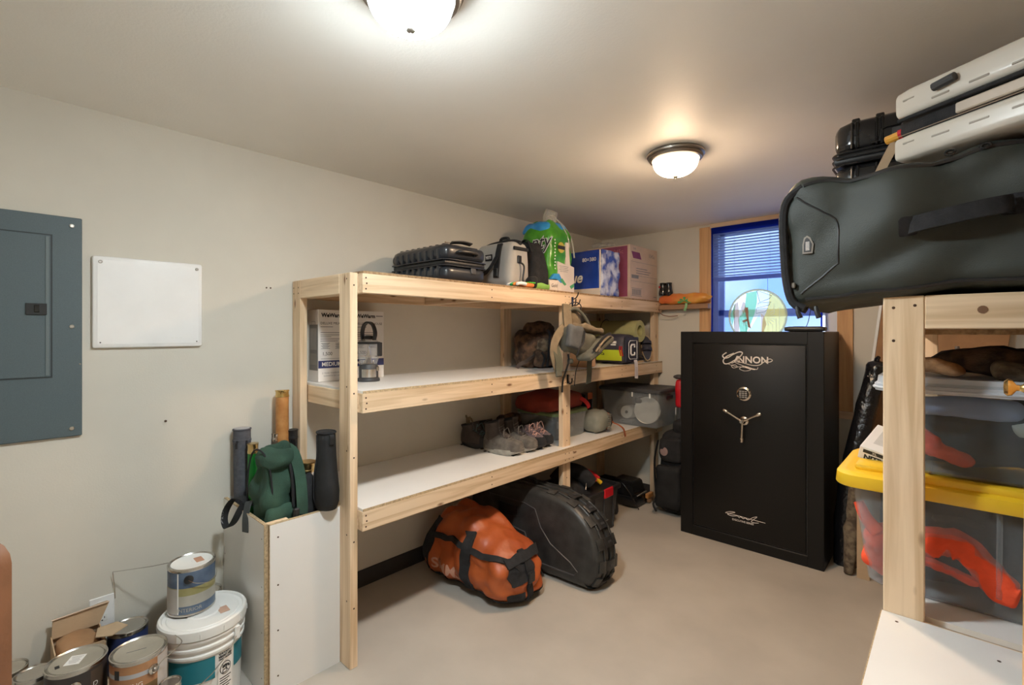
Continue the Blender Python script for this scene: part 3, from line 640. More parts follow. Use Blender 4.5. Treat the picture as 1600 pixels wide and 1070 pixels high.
part('bail_wire', tube(B(), [(cc[0]+R_*math.cos(ac+a), cc[1]+R_*math.sin(ac+a), z) for R_, a, z in ((.09, -.12, .527), (.098, .15, .512), (.10, .6, .500), (.098, 1.0, .503), (.09, 1.35, .52))], .0016, 5, sm=4), steel, t)
b = B(); txt_cyl(b, 'INTERIOR', .020, cc, .0842, ac-.1, .405); part('lettering', b, greycan, t)
w_ = single('bent_wire', tube(B(), [(-2.420, .53, .554), (-2.46, .47, .545), (-2.555, .375, .527), (-2.585, .358, .52), (-2.592, .36, .50), (-2.598, .366, .45), (-2.601, .368, .40)], .0017, 5), steel, 'thin bent wire between the blue paint can and the wall', 'wire', (-2.601, .368, .40))
# lower layer carries the visible cans
for i, (x, y) in enumerate(((-2.175, .375), (-2.264, .215))):
    can(('dusty plain paint can under the copper labelled one', 'dusty plain paint can under the dark labelled one')[i], x, y, 0, .0835, .183, taupe, [(.06, .92, greycan)])
cc = (-2.175, .375); ac = A_(*cc)
t = can('copper and brown labelled roofing sealer can in front of the pail', cc[0], cc[1], .185, .0835, .190, taupe, [(.78, .93, copper), (.70, .78, M('silver_band', (.40, .42, .45), .4)), (.52, .70, copper), (.06, .52, brown_l)], None, bail=ac+.50)
part('label_seam', arc(B(), cc, .0836, ac+.68, ac+1.5, .20, .36, 6), M('pale_seam_label', (.50, .46, .43), .6), t); part('brand_patch', arc(B(), cc, .0840, ac-.92, ac-.70, .318, .350, 4), ink, t)
b = B(); txt_cyl(b, 'ROOFING', .021, cc, .0842, ac-.42, .292); txt_cyl(b, 'SEALER', .021, cc, .0842, ac-.42, .270); part('lettering', b, whiteink, t)
b = B(); txt_cyl(b, 'PROTECTS & SEALS', .0075, cc, .0842, ac+.48, .250); txt_cyl(b, 'NET 1 GAL', .007, cc, .0842, ac+.48, .239); part('small_print', b, whiteink, t)
part('bail_wire', tube(B(), [(cc[0]+R_*math.cos(ac+a), cc[1]+R_*math.sin(ac+a), z) for R_, a, z in ((.097, .50, .3256), (.102, .7, .345), (.12, 1.0, .362), (.13, 1.35, .365), (.11, 1.75, .372))], .0017, 5, sm=4), steel, t)
b = tube(B(), [(-2.166, .395, .3725), (-2.173, .365, .3725), (-2.181, .34, .3725)], .0008, 4); part('lid_scratch', b, greyink, t)
cc = (-2.264, .215); ac = A_(*cc)
t = can('dark labelled paint can with a white sticker on its lid', cc[0], cc[1], .185, .0835, .190, taupe, [(.06, .93, dark_l)], None, bail=ac-.05)
b = B(); quad(b, (-2.268, .212, .3725), (.5, .866, 0), (-.866, .5, 0), .045, .055); part('sticker', b, whiteink, t, 'white printed sticker on the lid')
b = B()
for i in range(6): quad(b, (-2.268-(.018-i*.007)*.866, .212+(.018-i*.007)*.5, .3731), (.5, .866, 0), (-.866, .5, 0), .034-(i % 3)*.006, .0018)
part('small_print', b, greyink, t, stuff=True)
part('lid_mark', soft(B(), .018, .012, .0012, .0006, 3, c=(-2.262, .165, .3716)), ink, t); b = B(); txt_cyl(b, 'D', .024, cc, .0842, ac+.62, .305); part('lettering', b, whiteink, t)
part('side_print', arc(B(), cc, .0839, ac+.45, ac+.95, .20, .355, 6), M('brown_side_label', (.09, .06, .04), .5), t)
can('plain can with a bright rim and lid behind the copper labelled can', -2.50, .395, .135, .066, .18, steel, [(.06, .92, M('navy_can', (.03, .05, .16), .5))])
t = can('small steel can low at the left edge of the photo', -2.50, .052, .135, .055, .18, taupe, [(.06, .92, greycan)])
can('grey can hidden behind the white pail by the wall', -2.500, .665, .0, .07, .352, taupe, [(.03, .95, greycan)])
can('small steel topped can wedged before the white pail', -2.075, .448, .14, .033, .125, steel, [(.06, .92, taupe)])
can('pale steel can tucked left of the dark labelled can', -2.372, .112, .165, .05, .165, steel, [(.06, .92, greycan)])
PL = thing('step_board', 'low plank pair lifting the back row of cans', 'plank', (-2.45, .25, 0))
for y0, y1, zt in ((-.02, .15, .134), (.32, .465, .134)): part('plank', bx(-2.59, -2.36 if y0 > 0 else -2.42, y0, y1, 0, zt), wy, PL)
single('wood_block', bx(-2.415, -2.335, .075, .128, 0, .164), wz, 'small wood block under the pale steel can', 'block', (-2.372, .1, 0))
single('wood_block', bx(-2.098, -2.052, .428, .468, 0, .139), wz, 'small wood block under the steel topped can by the pail', 'block', (-2.085, .44, 0))
CB = thing('cardboard_box', 'torn open cardboard box with raised flap below the outlet', 'box', (-2.50, .245, 0))
part('side', bx(-2.592, -2.588, .17, .315, 0, .335), tan_card, CB); part('side', bx(-2.425, -2.421, .17, .315, 0, .33), tan_card, CB)
part('side', bx(-2.588, -2.425, .17, .174, 0, .335), tan_card, CB); part('side', bx(-2.588, -2.425, .311, .315, 0, .335), tan_card, CB)
fl = part('raised_flap', prism(B(), [(.172, .33), (.313, .33), (.345, .408), (.338, .414), (.175, .402)], -2.574, -2.570, 'yz'), tan_card, CB); part('folded_edge', strap(B(), [(-2.571, .172, .403), (-2.566, .255, .409), (-2.567, .343, .411)], .012, .003, (1, 0, .25)), pale_card, fl)
part('torn_flap', prism(B(), [(-2.50, .30), (-2.43, .285), (-2.40, .33), (-2.44, .385), (-2.50, .36)], .345, .348, 'xy'), tan_card, CB)
part('contents_paper', soft(B(), .15, .13, .33, .03, 8, .012, 14, 2, None, (-2.507, .2425, .005)), brown_card, CB)
# chair back at the very left edge
CH = thing('chair', 'brown padded chair whose rounded back shows at the lower left edge', 'chair', (-1.52, -.16, 0))
ca = Vector((-.72, -.69, 0))
p0 = Vector((-1.306, .032, 0))
def along(s, o, z): n = Vector((.69, -.72, 0)); q = p0+ca*s+n*o; return (q.x, q.y, z)
leatherb = M('tan_leather', (.20, .085, .04), .5, var=.12, vs=14, bump=.1, bs=90)
rr = []
prf = [(0+.0, .50), (0, 1.085)] + [(.045-.045*math.cos(a), 1.085+.045*math.sin(a)) for a in (.4, .8, 1.2, PI/2)] + [(.375, 1.13)] + [(.375+.045*math.sin(a), 1.085+.045*math.cos(a)) for a in (.4, .8, 1.2, PI/2)] + [(.42, .50)]
part('backrest', loft(B(), [[along(s, o, z) for s, z in prf] for o in (-.002, .003, .037, .042)]), leatherb, CH)
part('seat', loft(B(), [[along(s, o, z) for s, o in ((.0, .03), (.42, .03), (.42, .44), (0, .44))] for z in (.43, .436, .49, .497)]), leatherb, CH)
for s, o in ((.02, .05), (.40, .05), (.02, .42), (.40, .42)): part('leg', tube(B(), [along(s, o, 0), along(s, o, .435)], [.014, .019], 10), wz, CH)
# ================================================================ ON THE TOP SHELF (z = 1.795)
ZT = 1.796
def hardcase(name, label, loc, rz, L, Wd, H, mat, nrib, wheel_end=-1, rib_h=.006, handle=True, group=None):
    """hard-shell suitcase lying flat; L along local x, Wd along local y"""
    t = thing(name, label, 'suitcase', loc, rz, group); q = H/2
    for nm, z0, z1 in (('lower_shell', 0, q-.013), ('upper_shell', q+.013, H)):
        s = part(nm, soft(B(), L, Wd, z1-z0, .036, 9, 0, c=(0, 0, z0)), mat, t, local=True, smooth=50)
        for i in range(nrib):
            x = -L/2+.055+(L-.11)*i/(nrib-1); b = B()
            box(b, x-.012, x+.012, -Wd/2-rib_h, Wd/2+rib_h, z0+.006 if nm == 'upper_shell' else z0+.03, z1-.03 if nm == 'upper_shell' else z1-.006, bev=.004, seg=2)
            if nm == 'upper_shell': box(b, x-.012, x+.012, -Wd/2+.03, Wd/2-.03, z1-.02, z1+rib_h*.7, bev=.004, seg=2)
            part('rib', b, mat, s, local=True)
    part('zip_band', soft(B(), L-.008, Wd-.008, .034, .016, 7, 0, c=(0, 0, q-.017)), black, t, local=True)
    for z in (q-.016, q+.016): part('rim_piping', tube(B(), [(x*(L/2+.002), y*(Wd/2+.002), z) for x, y in ((-1, -.85), (-.95, -1), (.95, -1), (1, -.85), (1, .85), (.95, 1), (-.95, 1), (-1, .85))], .004, 6, closed=True), mat, t, local=True)
    for y in (-1, 1):
        for z in (.045, H-.045):
            w = part('wheel', disc(B(), (wheel_end*(L/2+.016), y*(Wd/2-.05)-.012, z), (0, 1, 0), .026, .024, 18), darkgrey, t, local=True)
            part('wheel_hub', disc(B(), (wheel_end*(L/2+.016), y*(Wd/2-.05)-.0125, z), (0, -1, 0), .012, .003, 12), whiteg, w, local=True)
    if handle: part('carry_handle', tube(B(), [(-wheel_end*(L/2-.002), -.07, H*.78), (-wheel_end*(L/2+.02), -.06, H*.80), (-wheel_end*(L/2+.025), 0, H*.81), (-wheel_end*(L/2+.02), .06, H*.80), (-wheel_end*(L/2-.002), .07, H*.78)], .009, 7, sm=3), black, t, local=True)
    return t
SC1 = hardcase('suitcase', 'ribbed black hard shell suitcase lying flat on top of the left shelving', (-2.285, 1.835, ZT), 0, .505, .315, .208, hard, 8)
part('lock', bx(.2525, .2585, .03, .07, .05, .085, bev=.003), darkgrey, SC1, local=True)
part('name_tag', strap(B(), [(.235, -.10, .214), (.25, -.03, .222), (.258, .03, .216)], .03, .006, (1, 0, .3)), black, SC1, local=True); part('steel_clip', tube(B(), [(.225, -.13, .216), (.205, -.12, .218), (.21, -.10, .218), (.235, -.095, .216)], .003, 6), chrome, SC1, local=True)

CO = thing('cooler_bag', 'light grey soft cooler with black straps between suitcase and green pack', 'cooler', (-2.225, 2.325, ZT))
def cof(p): k = p.z/.31; p.y *= 1-.28*k*k; p.x *= 1+.02*k; return p
part('body', soft(B(), .33, .215, .305, .05, 10, .003, 8, 4, cof, (-2.225, 2.325, ZT)), coolg, CO, smooth=60)
part('top_zip', tube(B(), [(-2.39, 2.325, ZT+.295), (-2.33, 2.325, ZT+.309), (-2.225, 2.325, ZT+.315), (-2.12, 2.325, ZT+.311), (-2.058, 2.325, ZT+.292)], .014, 8, sm=3), blackf, CO)
part('front_strap', strap(B(), [(-2.165, 2.247, ZT+.29), (-2.165, 2.226, ZT+.22), (-2.17, 2.213, ZT+.10), (-2.172, 2.214, ZT+.07)], .042, .010, (1, 0, 0)), blackf, CO); part('strap_buckle', bx(-2.19, -2.15, 2.203, 2.213, ZT+.075, ZT+.13, bev=.004), black, CO)
part('top_handle', tube(B(), [(-2.24, 2.325, ZT+.30), (-2.235, 2.325, ZT+.335), (-2.20, 2.325, ZT+.342), (-2.165, 2.325, ZT+.335), (-2.16, 2.325, ZT+.30)], .010, 7, sm=3), blackf, CO)
lp = part('logo_patch', bx(-2.275, -2.215, 2.218, 2.224, ZT+.185, ZT+.225), blackf, CO)
b = B(); txt(b, 'YETI', .026, (-2.245, 2.217, ZT+.205), (1, 0, 0), (0, 0, 1), bold=.0008); part('lettering', b, whiteink, lp)
part('side_tab', bx(-2.060, -2.047, 2.29, 2.325, ZT+.16, ZT+.21, bev=.004), black, CO); part('end_band', bx(-2.063, -2.048, 2.255, 2.395, ZT+.243, ZT+.266, bev=.004), blackf, CO)
part('side_clip', tube(B(), [(-2.046, 2.308, ZT+.165), (-2.034, 2.325, ZT+.15), (-2.034, 2.33, ZT+.12), (-2.036, 2.32, ZT+.06), (-2.034, 2.322, ZT+.03)], .006, 7, sm=3), black, CO)
part('shoulder_strap', strap(B(), [(-2.15, 2.205, ZT+.21), (-2.19, 2.195, ZT+.15), (-2.24, 2.195, ZT+.11), (-2.32, 2.20, ZT+.09)], .03, .004, (0, .2, 1)), blackf, CO)

TB = thing('tote_bag', 'slumped black shopping tote with a lime green base', 'bag', (-2.15, 2.53, ZT))
def tbf(p): k = p.z/.34; p.y *= 1-.55*k; p.x += -.05*k*k; return p
part('body', soft(B(), .20, .175, .335, .03, 11, .022, 7, 21, tbf, (-2.145, 2.535, ZT)), blackf, TB, smooth=60)
part('base_band', soft(B(), .204, .179, .062, .03, 9, .004, 7, 21, None, (-2.145, 2.535, ZT)), limef, TB, 'lime green bottom band', smooth=60)
part('handle', strap(B(), [(-2.22, 2.51, ZT+.30), (-2.19, 2.50, ZT+.345), (-2.14, 2.495, ZT+.34), (-2.10, 2.49, ZT+.26)], .025, .004, (0, 1, 0)), blackf, TB)
GV = thing('glove', 'striped green orange and white glove on the shelf edge before the cooler', 'glove', (-2.0, 2.30, ZT))
part('cuff', soft(B(), .075, .07, .075, .03, 6, .01, 20, 3, None, (-2.005, 2.375, ZT)), blackf, GV, smooth=60)
part('palm', soft(B(), .08, .10, .030, .013, 6, .006, 20, 5, None, (-1.998, 2.30, ZT)), M('orange_knit', (.75, .22, .05), .8), GV, smooth=60)
for i, (x, m) in enumerate(((-2.030, whiteg), (-2.008, M('green_knit', (.02, .42, .14), .8)), (-1.986, M('orange_knit_finger', (.80, .28, .05), .8)), (-1.964, whiteg))):
    part('finger', tube(B(), [(x, 2.265, ZT+.018), (x-.002, 2.225, ZT+.022), (x-.004, 2.19, ZT+.016), (x-.004, 2.175+.006*i, ZT+.012)], [.012, .009], 8, sm=2), m, GV, smooth=60)
for i in range(6): part('grip_bar', soft(B(), .022, .012, .008, .003, 3, c=(-1.985+.024*(i % 2), 2.30+.02*(i//2), ZT+.027)), M('neon_green', (.10, .65, .05), .6), GV, smooth=60)

# ---- paper towels in green film
PT = thing('paper_towel_pack', 'big green plastic wrapped pack of paper towels knotted at the top', 'package', (-2.195, 2.765, ZT))
def ptf(p):
    k = max(0, (p.z-.42)/.11); p.x *= 1-.45*k; p.y *= 1-.45*k
    if p.z < .44: p.x += .006*math.cos(p.z*46); 
    return p
part('film', soft(B(), .285, .285, .52, .06, 13, .010, 9, 6, ptf, (-2.195, 2.765, ZT)), pgreen, PT, smooth=60)
part('blue_band', soft(B(), .27, .262, .080, .03, 9, .012, 12, 9, lambda p: Vector((p.x*(1-.22*p.z/.08), p.y*(1-.22*p.z/.08), p.z+.25*(-.1-p.x)*0)), (-2.205, 2.757, ZT+.425)), pblue, PT, smooth=60)
part('film_knot', tube(B(), [(-2.17, 2.765, ZT+.49), (-2.165, 2.765, ZT+.53), (-2.17, 2.768, ZT+.55), (-2.155, 2.775, ZT+.595)], [.05, .028, .022, .05], 12, sm=3), clearfilm, PT, smooth=60)
for k, pts in enumerate((((-2.16, 2.78, ZT+.55), (-2.10, 2.83, ZT+.50), (-2.06, 2.88, ZT+.40), (-2.045, 2.90, ZT+.26)), ((-2.16, 2.76, ZT+.56), (-2.10, 2.79, ZT+.515), (-2.055, 2.82, ZT+.42), (-2.044, 2.84, ZT+.33)))): part('film_fold', tube(B(), pts, .006, 5, sm=3), clearfilm, PT)
pw = part('white_panel', prism(B(), [(2.70, ZT+.01), (2.895, ZT+.01), (2.895, ZT+.19), (2.845, ZT+.20), (2.83, ZT+.36), (2.80, ZT+.36), (2.79, ZT+.20), (2.70, ZT+.215)], -2.064, -2.0445, 'yz'), pwhite, PT, 'pale printed panel on the aisle side')
part('blue_swoosh', prism(B(), [(2.62, ZT+.085), (2.66, ZT+.125), (2.715, ZT+.13), (2.76, ZT+.075), (2.735, ZT+.065), (2.69, ZT+.09)], -2.060, -2.0435, 'yz'), pblue, PT)
part('base_panel', bx(-2.20, -2.047, 2.615, 2.72, ZT+.002, ZT+.085, bev=.012, seg=2), pwhite, PT)
b = B(); txt(b, 'Gold', .034, (-2.0455, 2.66, ZT+.042), (0, 1, 0), (0, 0, 1), shear=.2); part('lettering', b, ink, PT)
for dz, dx in ((0, 0),):
    b = B(); txt(b, 'nty', .135, (-2.130, 2.6125, ZT+.345), (1, 0, 0), (0, 0, 1), shear=.25, bold=.006); part('lettering_edge', b, whiteink, PT)
    b = B(); txt(b, 'nty', .135, (-2.130, 2.6095, ZT+.345), (1, 0, 0), (0, 0, 1), shear=.25); part('lettering', b, ink, PT)
sb = part('round_badge', disc(B(), (-2.046, 2.74, ZT+.315), (1, 0, 0), .038, .004, 20), M('badge_gold', (.45, .38, .06), .5), PT); part('badge_band', bx(-2.043, -2.0405, 2.70, 2.78, ZT+.302, ZT+.328), ink, sb)
b = B()
for i in range(10): quad(b, (-2.043, 2.665+.004*(i % 2), ZT+.36-.022*i), (0, 1, 0), (0, .2, 1), .012, .010)
part('vertical_print', b, whiteink, PT, stuff=True)
b = B()
for i in range(4): quad(b, (-2.0435, 2.77, ZT+.185-.012*i), (0, 1, 0), (0, 0, 1), .11-.02*(i % 2), .003)
part('small_print', b, greyink, PT, stuff=True)
part('green_patch', prism(B(), [(2.72, ZT+.085), (2.75, ZT+.10), (2.80, ZT+.06), (2.78, ZT+.05)], -2.05, -2.0432, 'yz'), greenp, PT); part('green_patch', prism(B(), [(2.84, ZT+.05), (2.895, ZT+.075), (2.895, ZT+.05), (2.86, ZT+.03)], -2.05, -2.0432, 'yz'), greenp, PT)

TP = thing('tissue_pack', 'shrink wrapped blue pack of bathroom tissue right of the green pack', 'package', (-2.18, 3.345, ZT))
part('wrap', soft(B(), .32, .268, .366, .022, 11, .006, 12, 15, None, (-2.18, 3.345, ZT)), tpblue, TP, smooth=60)
part('wrap_end', soft(B(), .02, .268, .362, .009, 10, .014, 12, 17, None, (-2.014, 3.345, ZT+.002)), tpclear, TP, 'shiny crumpled wrap on the aisle side', smooth=60)
part('white_base', bx(-2.341, -2.019, 3.205, 3.215, ZT+.004, ZT+.062, bev=.004), pwhite, TP); part('white_edge', bx(-2.030, -2.018, 3.205, 3.218, ZT+.05, ZT+.36, bev=.004), pwhite, TP)
b = B(); txt(b, '80=380', .042, (-2.120, 3.2055, ZT+.288), (1, 0, 0), (0, 0, 1)); part('lettering', b, whiteink, TP)
b = B(); txt(b, 'ue', .115, (-2.245, 3.2055, ZT+.150), (1, 0, 0), (0, 0, 1), shear=.3, bold=.003); part('lettering', b, whiteink, TP)

CX = thing('carton', 'tall cardboard carton with a red side at the far end of the top shelf', 'box', (-2.21, 3.88, ZT))
part('body', bx(-2.42, -2.0, 3.632, 4.13, ZT, ZT+.455, bev=.003), pale_card, CX)
rp_ = part('red_panel', bx(-2.40, -2.022, 3.629, 3.633, ZT+.02, ZT+.445), plum_print, CX, 'dark red printed side'); part('tan_print', bx(-2.22, -2.16, 3.6275, 3.6292, ZT+.06, ZT+.20), tan_card, rp_)
b = B(); txt(b, '1045c', .05, (-2.12, 3.6278, ZT+.40), (1, 0, 0), (0, 0, 1)); part('lettering', b, M('rose_ink', (.55, .2, .22), .7), rp_)
part('purple_mark', prism(B(), [(3.66, ZT+.40), (3.80, ZT+.40), (3.83, ZT+.345), (3.69, ZT+.345)], -2.0005, -1.9985, 'yz'), M('purple_print', (.22, .05, .16), .7), CX)
b = B(); txt(b, '1045c', .05, (-1.9985, 4.02, ZT+.39), (0, 1, 0), (0, 0, 1)); txt(b, '1045', .028, (-1.9985, 3.71, ZT+.425), (0, 1, 0), (0, 0, 1)); part('lettering', b, greyink, CX)
b = B()
for z, w in ((.26, .20), (.24, .26), (.22, .23)): box(b, -2.0004, -1.9988, 3.74, 3.74+w, ZT+z, ZT+z+.006)
for z in (.315, .20, .15): box(b, -2.0004, -1.9988, 3.65, 4.12, ZT+z, ZT+z+.002)
box(b, -2.0004, -1.9988, 3.66, 3.78, ZT+.175, ZT+.205)
for i in range(9): box(b, -2.0004, -1.9988, 3.67+.018*i, 3.68+.018*i, ZT+.035, ZT+.085)
box(b, -2.0004, -1.9988, 3.66, 3.84, ZT+.09, ZT+.094); box(b, -2.0004, -1.9988, 3.66, 3.84, ZT+.026, ZT+.030); box(b, -2.0004, -1.9988, 4.06, 4.11, ZT+.03, ZT+.036)
part('printed_lines', b, greyink, CX, stuff=True)
part('top_tape', bx(-2.24, -2.18, 3.632, 4.13, ZT+.4552, ZT+.4562), clearfilm, CX); part('flap_edge', bx(-2.212, -2.208, 3.64, 4.12, ZT+.4545, ZT+.458), brown_card, CX)
part('loose_film', soft(B(), .16, .14, .05, .02, 7, .02, 14, 4, None, (-2.30, 3.70, ZT+.4565)), clearfilm, CX, smooth=60)
OB = thing('snack_bag', 'orange and yellow foil bag lying on the ledge by the window', 'bag', (-1.745, 4.11, 1.757))
part('bag', soft(B(), .45, .09, .098, .040, 13, .012, 16, 5, lambda p: Vector((p.x, p.y*(1-.35*(abs(p.x)/.22)**3), .045+(p.z-.045)*(1-.40*(abs(p.x)/.22)**4))), (-1.742, 4.11, 1.755)), orangebag, OB, smooth=60)
part('end_seal', prism(B(), [(-1.528, 1.785), (-1.505, 1.805), (-1.497, 1.815), (-1.51, 1.825), (-1.528, 1.82)], 4.105, 4.112), orangebag, OB)
b = B()
for a, s in ((90, 1), (150, .9), (30, .9), (200, 1.2), (340, 1.2), (0, .7)): prism(b, [(-1.72, 1.785), (-1.72+.045*s*math.cos(math.radians(a-16)), 1.785+.03*s*math.sin(math.radians(a-16))), (-1.72+.055*s*math.cos(math.radians(a)), 1.785+.036*s*math.sin(math.radians(a))), (-1.72+.045*s*math.cos(math.radians(a+16)), 1.785+.03*s*math.sin(math.radians(a+16)))], 4.0655, 4.068)
part('leaf_print', b, greenp, OB); part('green_tag', strap(B(), [(-1.70, 4.066, 1.765), (-1.705, 4.064, 1.73), (-1.718, 4.066, 1.70)], .022, .002, (1, 0, 0)), M('pale_green', (.25, .5, .25), .5), OB)
GD = thing('binoculars', 'small dark binocular shaped gadget on the ledge beside the carton', 'binoculars', (-1.905, 4.09, 1.84))
for dx, dz in ((-.02, .0), (.035, 0)): part('barrel', lathe(B(), [(.001, -.055), (.034, -.055), (.036, -.03), (.030, .0), (.026, .04), (.028, .055), (.022, .058), (.001, .056)], n=16), blackg, GD, local=True, smooth=50).location = (dx, 0, .056)
part('bridge', bx(-.02, .035, -.016, .016, .04, .09, bev=.006), black, GD, local=True); part('red_ring', disc(B(), (-.035, -.036, .075), (0, -1, 0), .009, .003, 12), redp, GD, local=True); part('knob', disc(B(), (.05, -.034, .012), (0, -1, 0), .018, .012, 12), black, GD, local=True)
single('cord', tube(B(), [(-1.96, 4.08, 1.72), (-1.93, 4.07, 1.675), (-1.87, 4.09, 1.655), (-1.80, 4.12, 1.66)], .004, 6, sm=4), M('brown_cord', (.2, .08, .05), .8), 'short brown cord dangling from the far end of the top shelf', 'cord', (-1.96, 4.08, 1.70))

# ================================================================ ON THE MIDDLE SHELF (z = 1.252)
ZM = 1.2525
def heater_box(y0, y1, label):
    x0, x1, h = -2.604, -2.484, .385
    t = thing('heater_box', label, 'box', ((x0+x1)/2, (y0+y1)/2, ZM), 0, 'heater boxes')
    part('carton', bx(x0, x1, y0, y1, ZM, ZM+h, bev=.002), white_card, t)
    xf = x1+.0006; ym = (y0+y1)/2
    band = part('navy_band', bx(x1-.001, xf, y0+.001, y1-.001, ZM+.072, ZM+.112), navyink, t)
    b = B(); txt(b, 'MEDIUM', .030, (xf+.0004, y0+.075, ZM+.092), (0, 1, 0), (0, 0, 1), bold=.0006); part('lettering', b, whiteink, band)
    b = B(); txt(b, 'WeWarm', .029, (xf, y0+.078, ZM+.355), (0, 1, 0), (0, 0, 1), bold=.0014); txt(b, '1,500', .026, (xf, y0+.05, ZM+.148), (0, 1, 0), (0, 0, 1))
    txt(b, 'DELUXE MILKHOUSE', .0185, (xf, y0+.098, ZM+.312), (0, 1, 0), (0, 0, 1)); part('lettering', b, ink, t)
    b = B()
    for i, (z, w) in enumerate(((.293, .07), (.262, .12), (.250, .11), (.240, .06), (.228, .11), (.217, .10))): quad(b, (xf, y0+.012+w/2, ZM+z), (0, 1, 0), (0, 0, 1), w, .0035)
    for i in range(7): quad(b, (xf, y0+.04, ZM+.205-.0048*i), (0, 1, 0), (0, 0, 1), .05-.01*(i % 3), .0025); quad(b, (xf, y0+.12, ZM+.205-.0048*i), (0, 1, 0), (0, 0, 1), .05-.012*(i % 2), .0025)
    quad(b, (xf, y0+.085, ZM+.122), (0, 1, 0), (0, 0, 1), .14, .002)
    txt(b, '5 YEAR WARRANTY', .013, (xf, y0+.08, ZM+.045), (0, 1, 0), (0, 0, 1)); txt(b, 'GARANTIE DE 5 ANS', .011, (xf, y0+.08, ZM+.030), (0, 1, 0), (0, 0, 1)); quad(b, (xf, y1-.03, ZM+.357), (0, 1, 0), (0, 0, 1), .045, .006)
    part('small_print', b, greyink, t, stuff=True)
    g = part('picture', bx(x0+.018, x1-.004, y0-.0006, y0+.001, ZM+.06, ZM+.305), M('picture_grey', (.22, .215, .205), .6), t, 'printed picture of a grey heater')
    part('picture_grille', bx(x0+.03, x1-.018, y0-.0012, y0, ZM+.17, ZM+.285), M('grille_print', (.34, .32, .29), .6), g); part('picture_controls', bx(x0+.03, x1-.018, y0-.0012, y0, ZM+.09, ZM+.15), M('panel_print', (.30, .28, .25), .6), g)
    part('picture_handle', tube(B(), [(x0+.045, y0-.0004, ZM+.305), (x0+.046, y0-.0004, ZM+.322), (x1-.035, y0-.0004, ZM+.322), (x1-.034, y0-.0004, ZM+.305)], .0012, 4), greyink, g)
    part('top_tape', bx(x0+.02, x1-.02, y0, y1, ZM+h, ZM+h+.0006), clearfilm, t)
heater_box(1.190, 1.384, 'white space heater box nearest the end of the shelf, mostly left of the post'); heater_box(1.392, 1.588, 'white space heater box behind the camping lantern')
LN = thing('lantern', 'camping lantern with clear globe and black loop handle', 'lantern', (-2.345, 1.405, ZM)); lx, ly = -2.345, 1.405
part('base', lathe(B(), [(.001, ZM), (.058, ZM), (.060, ZM+.006), (.057, ZM+.016), (.051, ZM+.020), (.051, ZM+.078), (.045, ZM+.090), (.001, ZM+.092)], (lx, ly, 0), 32), darkgrey, LN)
ac = A_(lx, ly); part('steel_panel', arc(B(), (lx, ly), .0522, ac-.75, ac+.85, ZM+.023, ZM+.066, 12), steel, LN, 'brushed steel panel')
part('switch', bx(lx+.04, lx+.052, ly+.018, ly+.034, ZM+.055, ZM+.08, bev=.003), steel, LN)
part('globe', lathe(B(), [(.042, ZM+.092), (.052, ZM+.12), (.057, ZM+.16), (.056, ZM+.192), (.050, ZM+.205)], (lx, ly, 0), 32), glass_m, LN, smooth=60)
part('globe_ribs', tube(tube(tube(B(), [(lx+.0545*math.cos(i*PI/12), ly+.0545*math.sin(i*PI/12), ZM+.135) for i in range(24)], .0012, 5, closed=True), [(lx+.034*math.cos(ac-.5), ly+.034*math.sin(ac-.5), ZM+.1), (lx+.02*math.cos(ac), ly+.02*math.sin(ac), ZM+.19)], .003, 6), [(lx+.034*math.cos(ac+.5), ly+.034*math.sin(ac+.5), ZM+.1), (lx+.02*math.cos(ac), ly+.02*math.sin(ac), ZM+.19)], .003, 6), chrome, LN)
part('reflector', lathe(B(), [(.001, ZM+.093), (.036, ZM+.094), (.03, ZM+.10), (.008, ZM+.125), (.005, ZM+.20), (.001, ZM+.20)], (lx, ly, 0), 20), chrome, LN)
part('cap_ring', lathe(B(), [(.050, ZM+.200), (.060, ZM+.202), (.061, ZM+.211), (.054, ZM+.213), (.050, ZM+.205)], (lx, ly, 0), 32), black, LN); part('cap', lathe(B(), [(.054, ZM+.211), (.046, ZM+.222), (.03, ZM+.228), (.001, ZM+.229)], (lx, ly, 0), 28), glass_m, LN, smooth=60)
part('handle', strap(B(), [(lx-.034, ly-.012, ZM+.215), (lx-.042, ly-.014, ZM+.26), (lx-.026, ly-.01, ZM+.305), (lx, ly, ZM+.318), (lx+.026, ly+.01, ZM+.303), (lx+.042, ly+.014, ZM+.26), (lx+.034, ly+.012, ZM+.222)], .024, .009, (.35, -.94, 0), 4), black, LN, smooth=60)
part('handle_hub', soft(B(), .06, .026, .022, .008, 4, c=(lx, ly, ZM+.225)), black, LN); part('side_bracket', bx(lx+.052, lx+.066, ly+.018, ly+.045, ZM+.135, ZM+.21, bev=.004), black, LN)

CP = thing('camo_backpack', 'dark camouflage hunting backpack slumped at the back of the middle shelf', 'backpack', (-2.36, 2.84, ZM))
part('body', soft(B(), .26, .44, .27, .09, 13, .04, 6, 3, lambda p: Vector((p.x, p.y*(1-.3*p.z/.27)+.02, p.z)), (-2.38, 2.86, ZM)), darkcamo, CP, smooth=60)
part('top_pocket', soft(B(), .20, .22, .13, .06, 9, .03, 9, 6, None, (-2.38, 2.90, ZM+.22)), darkcamo, CP, smooth=60); part('front_pocket', soft(B(), .10, .34, .13, .05, 9, .022, 9, 8, None, (-2.24, 2.86, ZM+.005)), darkcamo, CP, smooth=60)
part('roll_pocket', soft(B(), .10, .16, .10, .045, 7, .016, 11, 9, None, (-2.23, 2.80, ZM+.12)), camo, CP, smooth=60); part('strap', strap(B(), [(-2.22, 2.66, ZM+.10), (-2.26, 2.61, ZM+.055), (-2.30, 2.585, ZM+.03), (-2.32, 2.575, ZM+.008)], .03, .004, (.6, .2, .8)), leather2, CP)
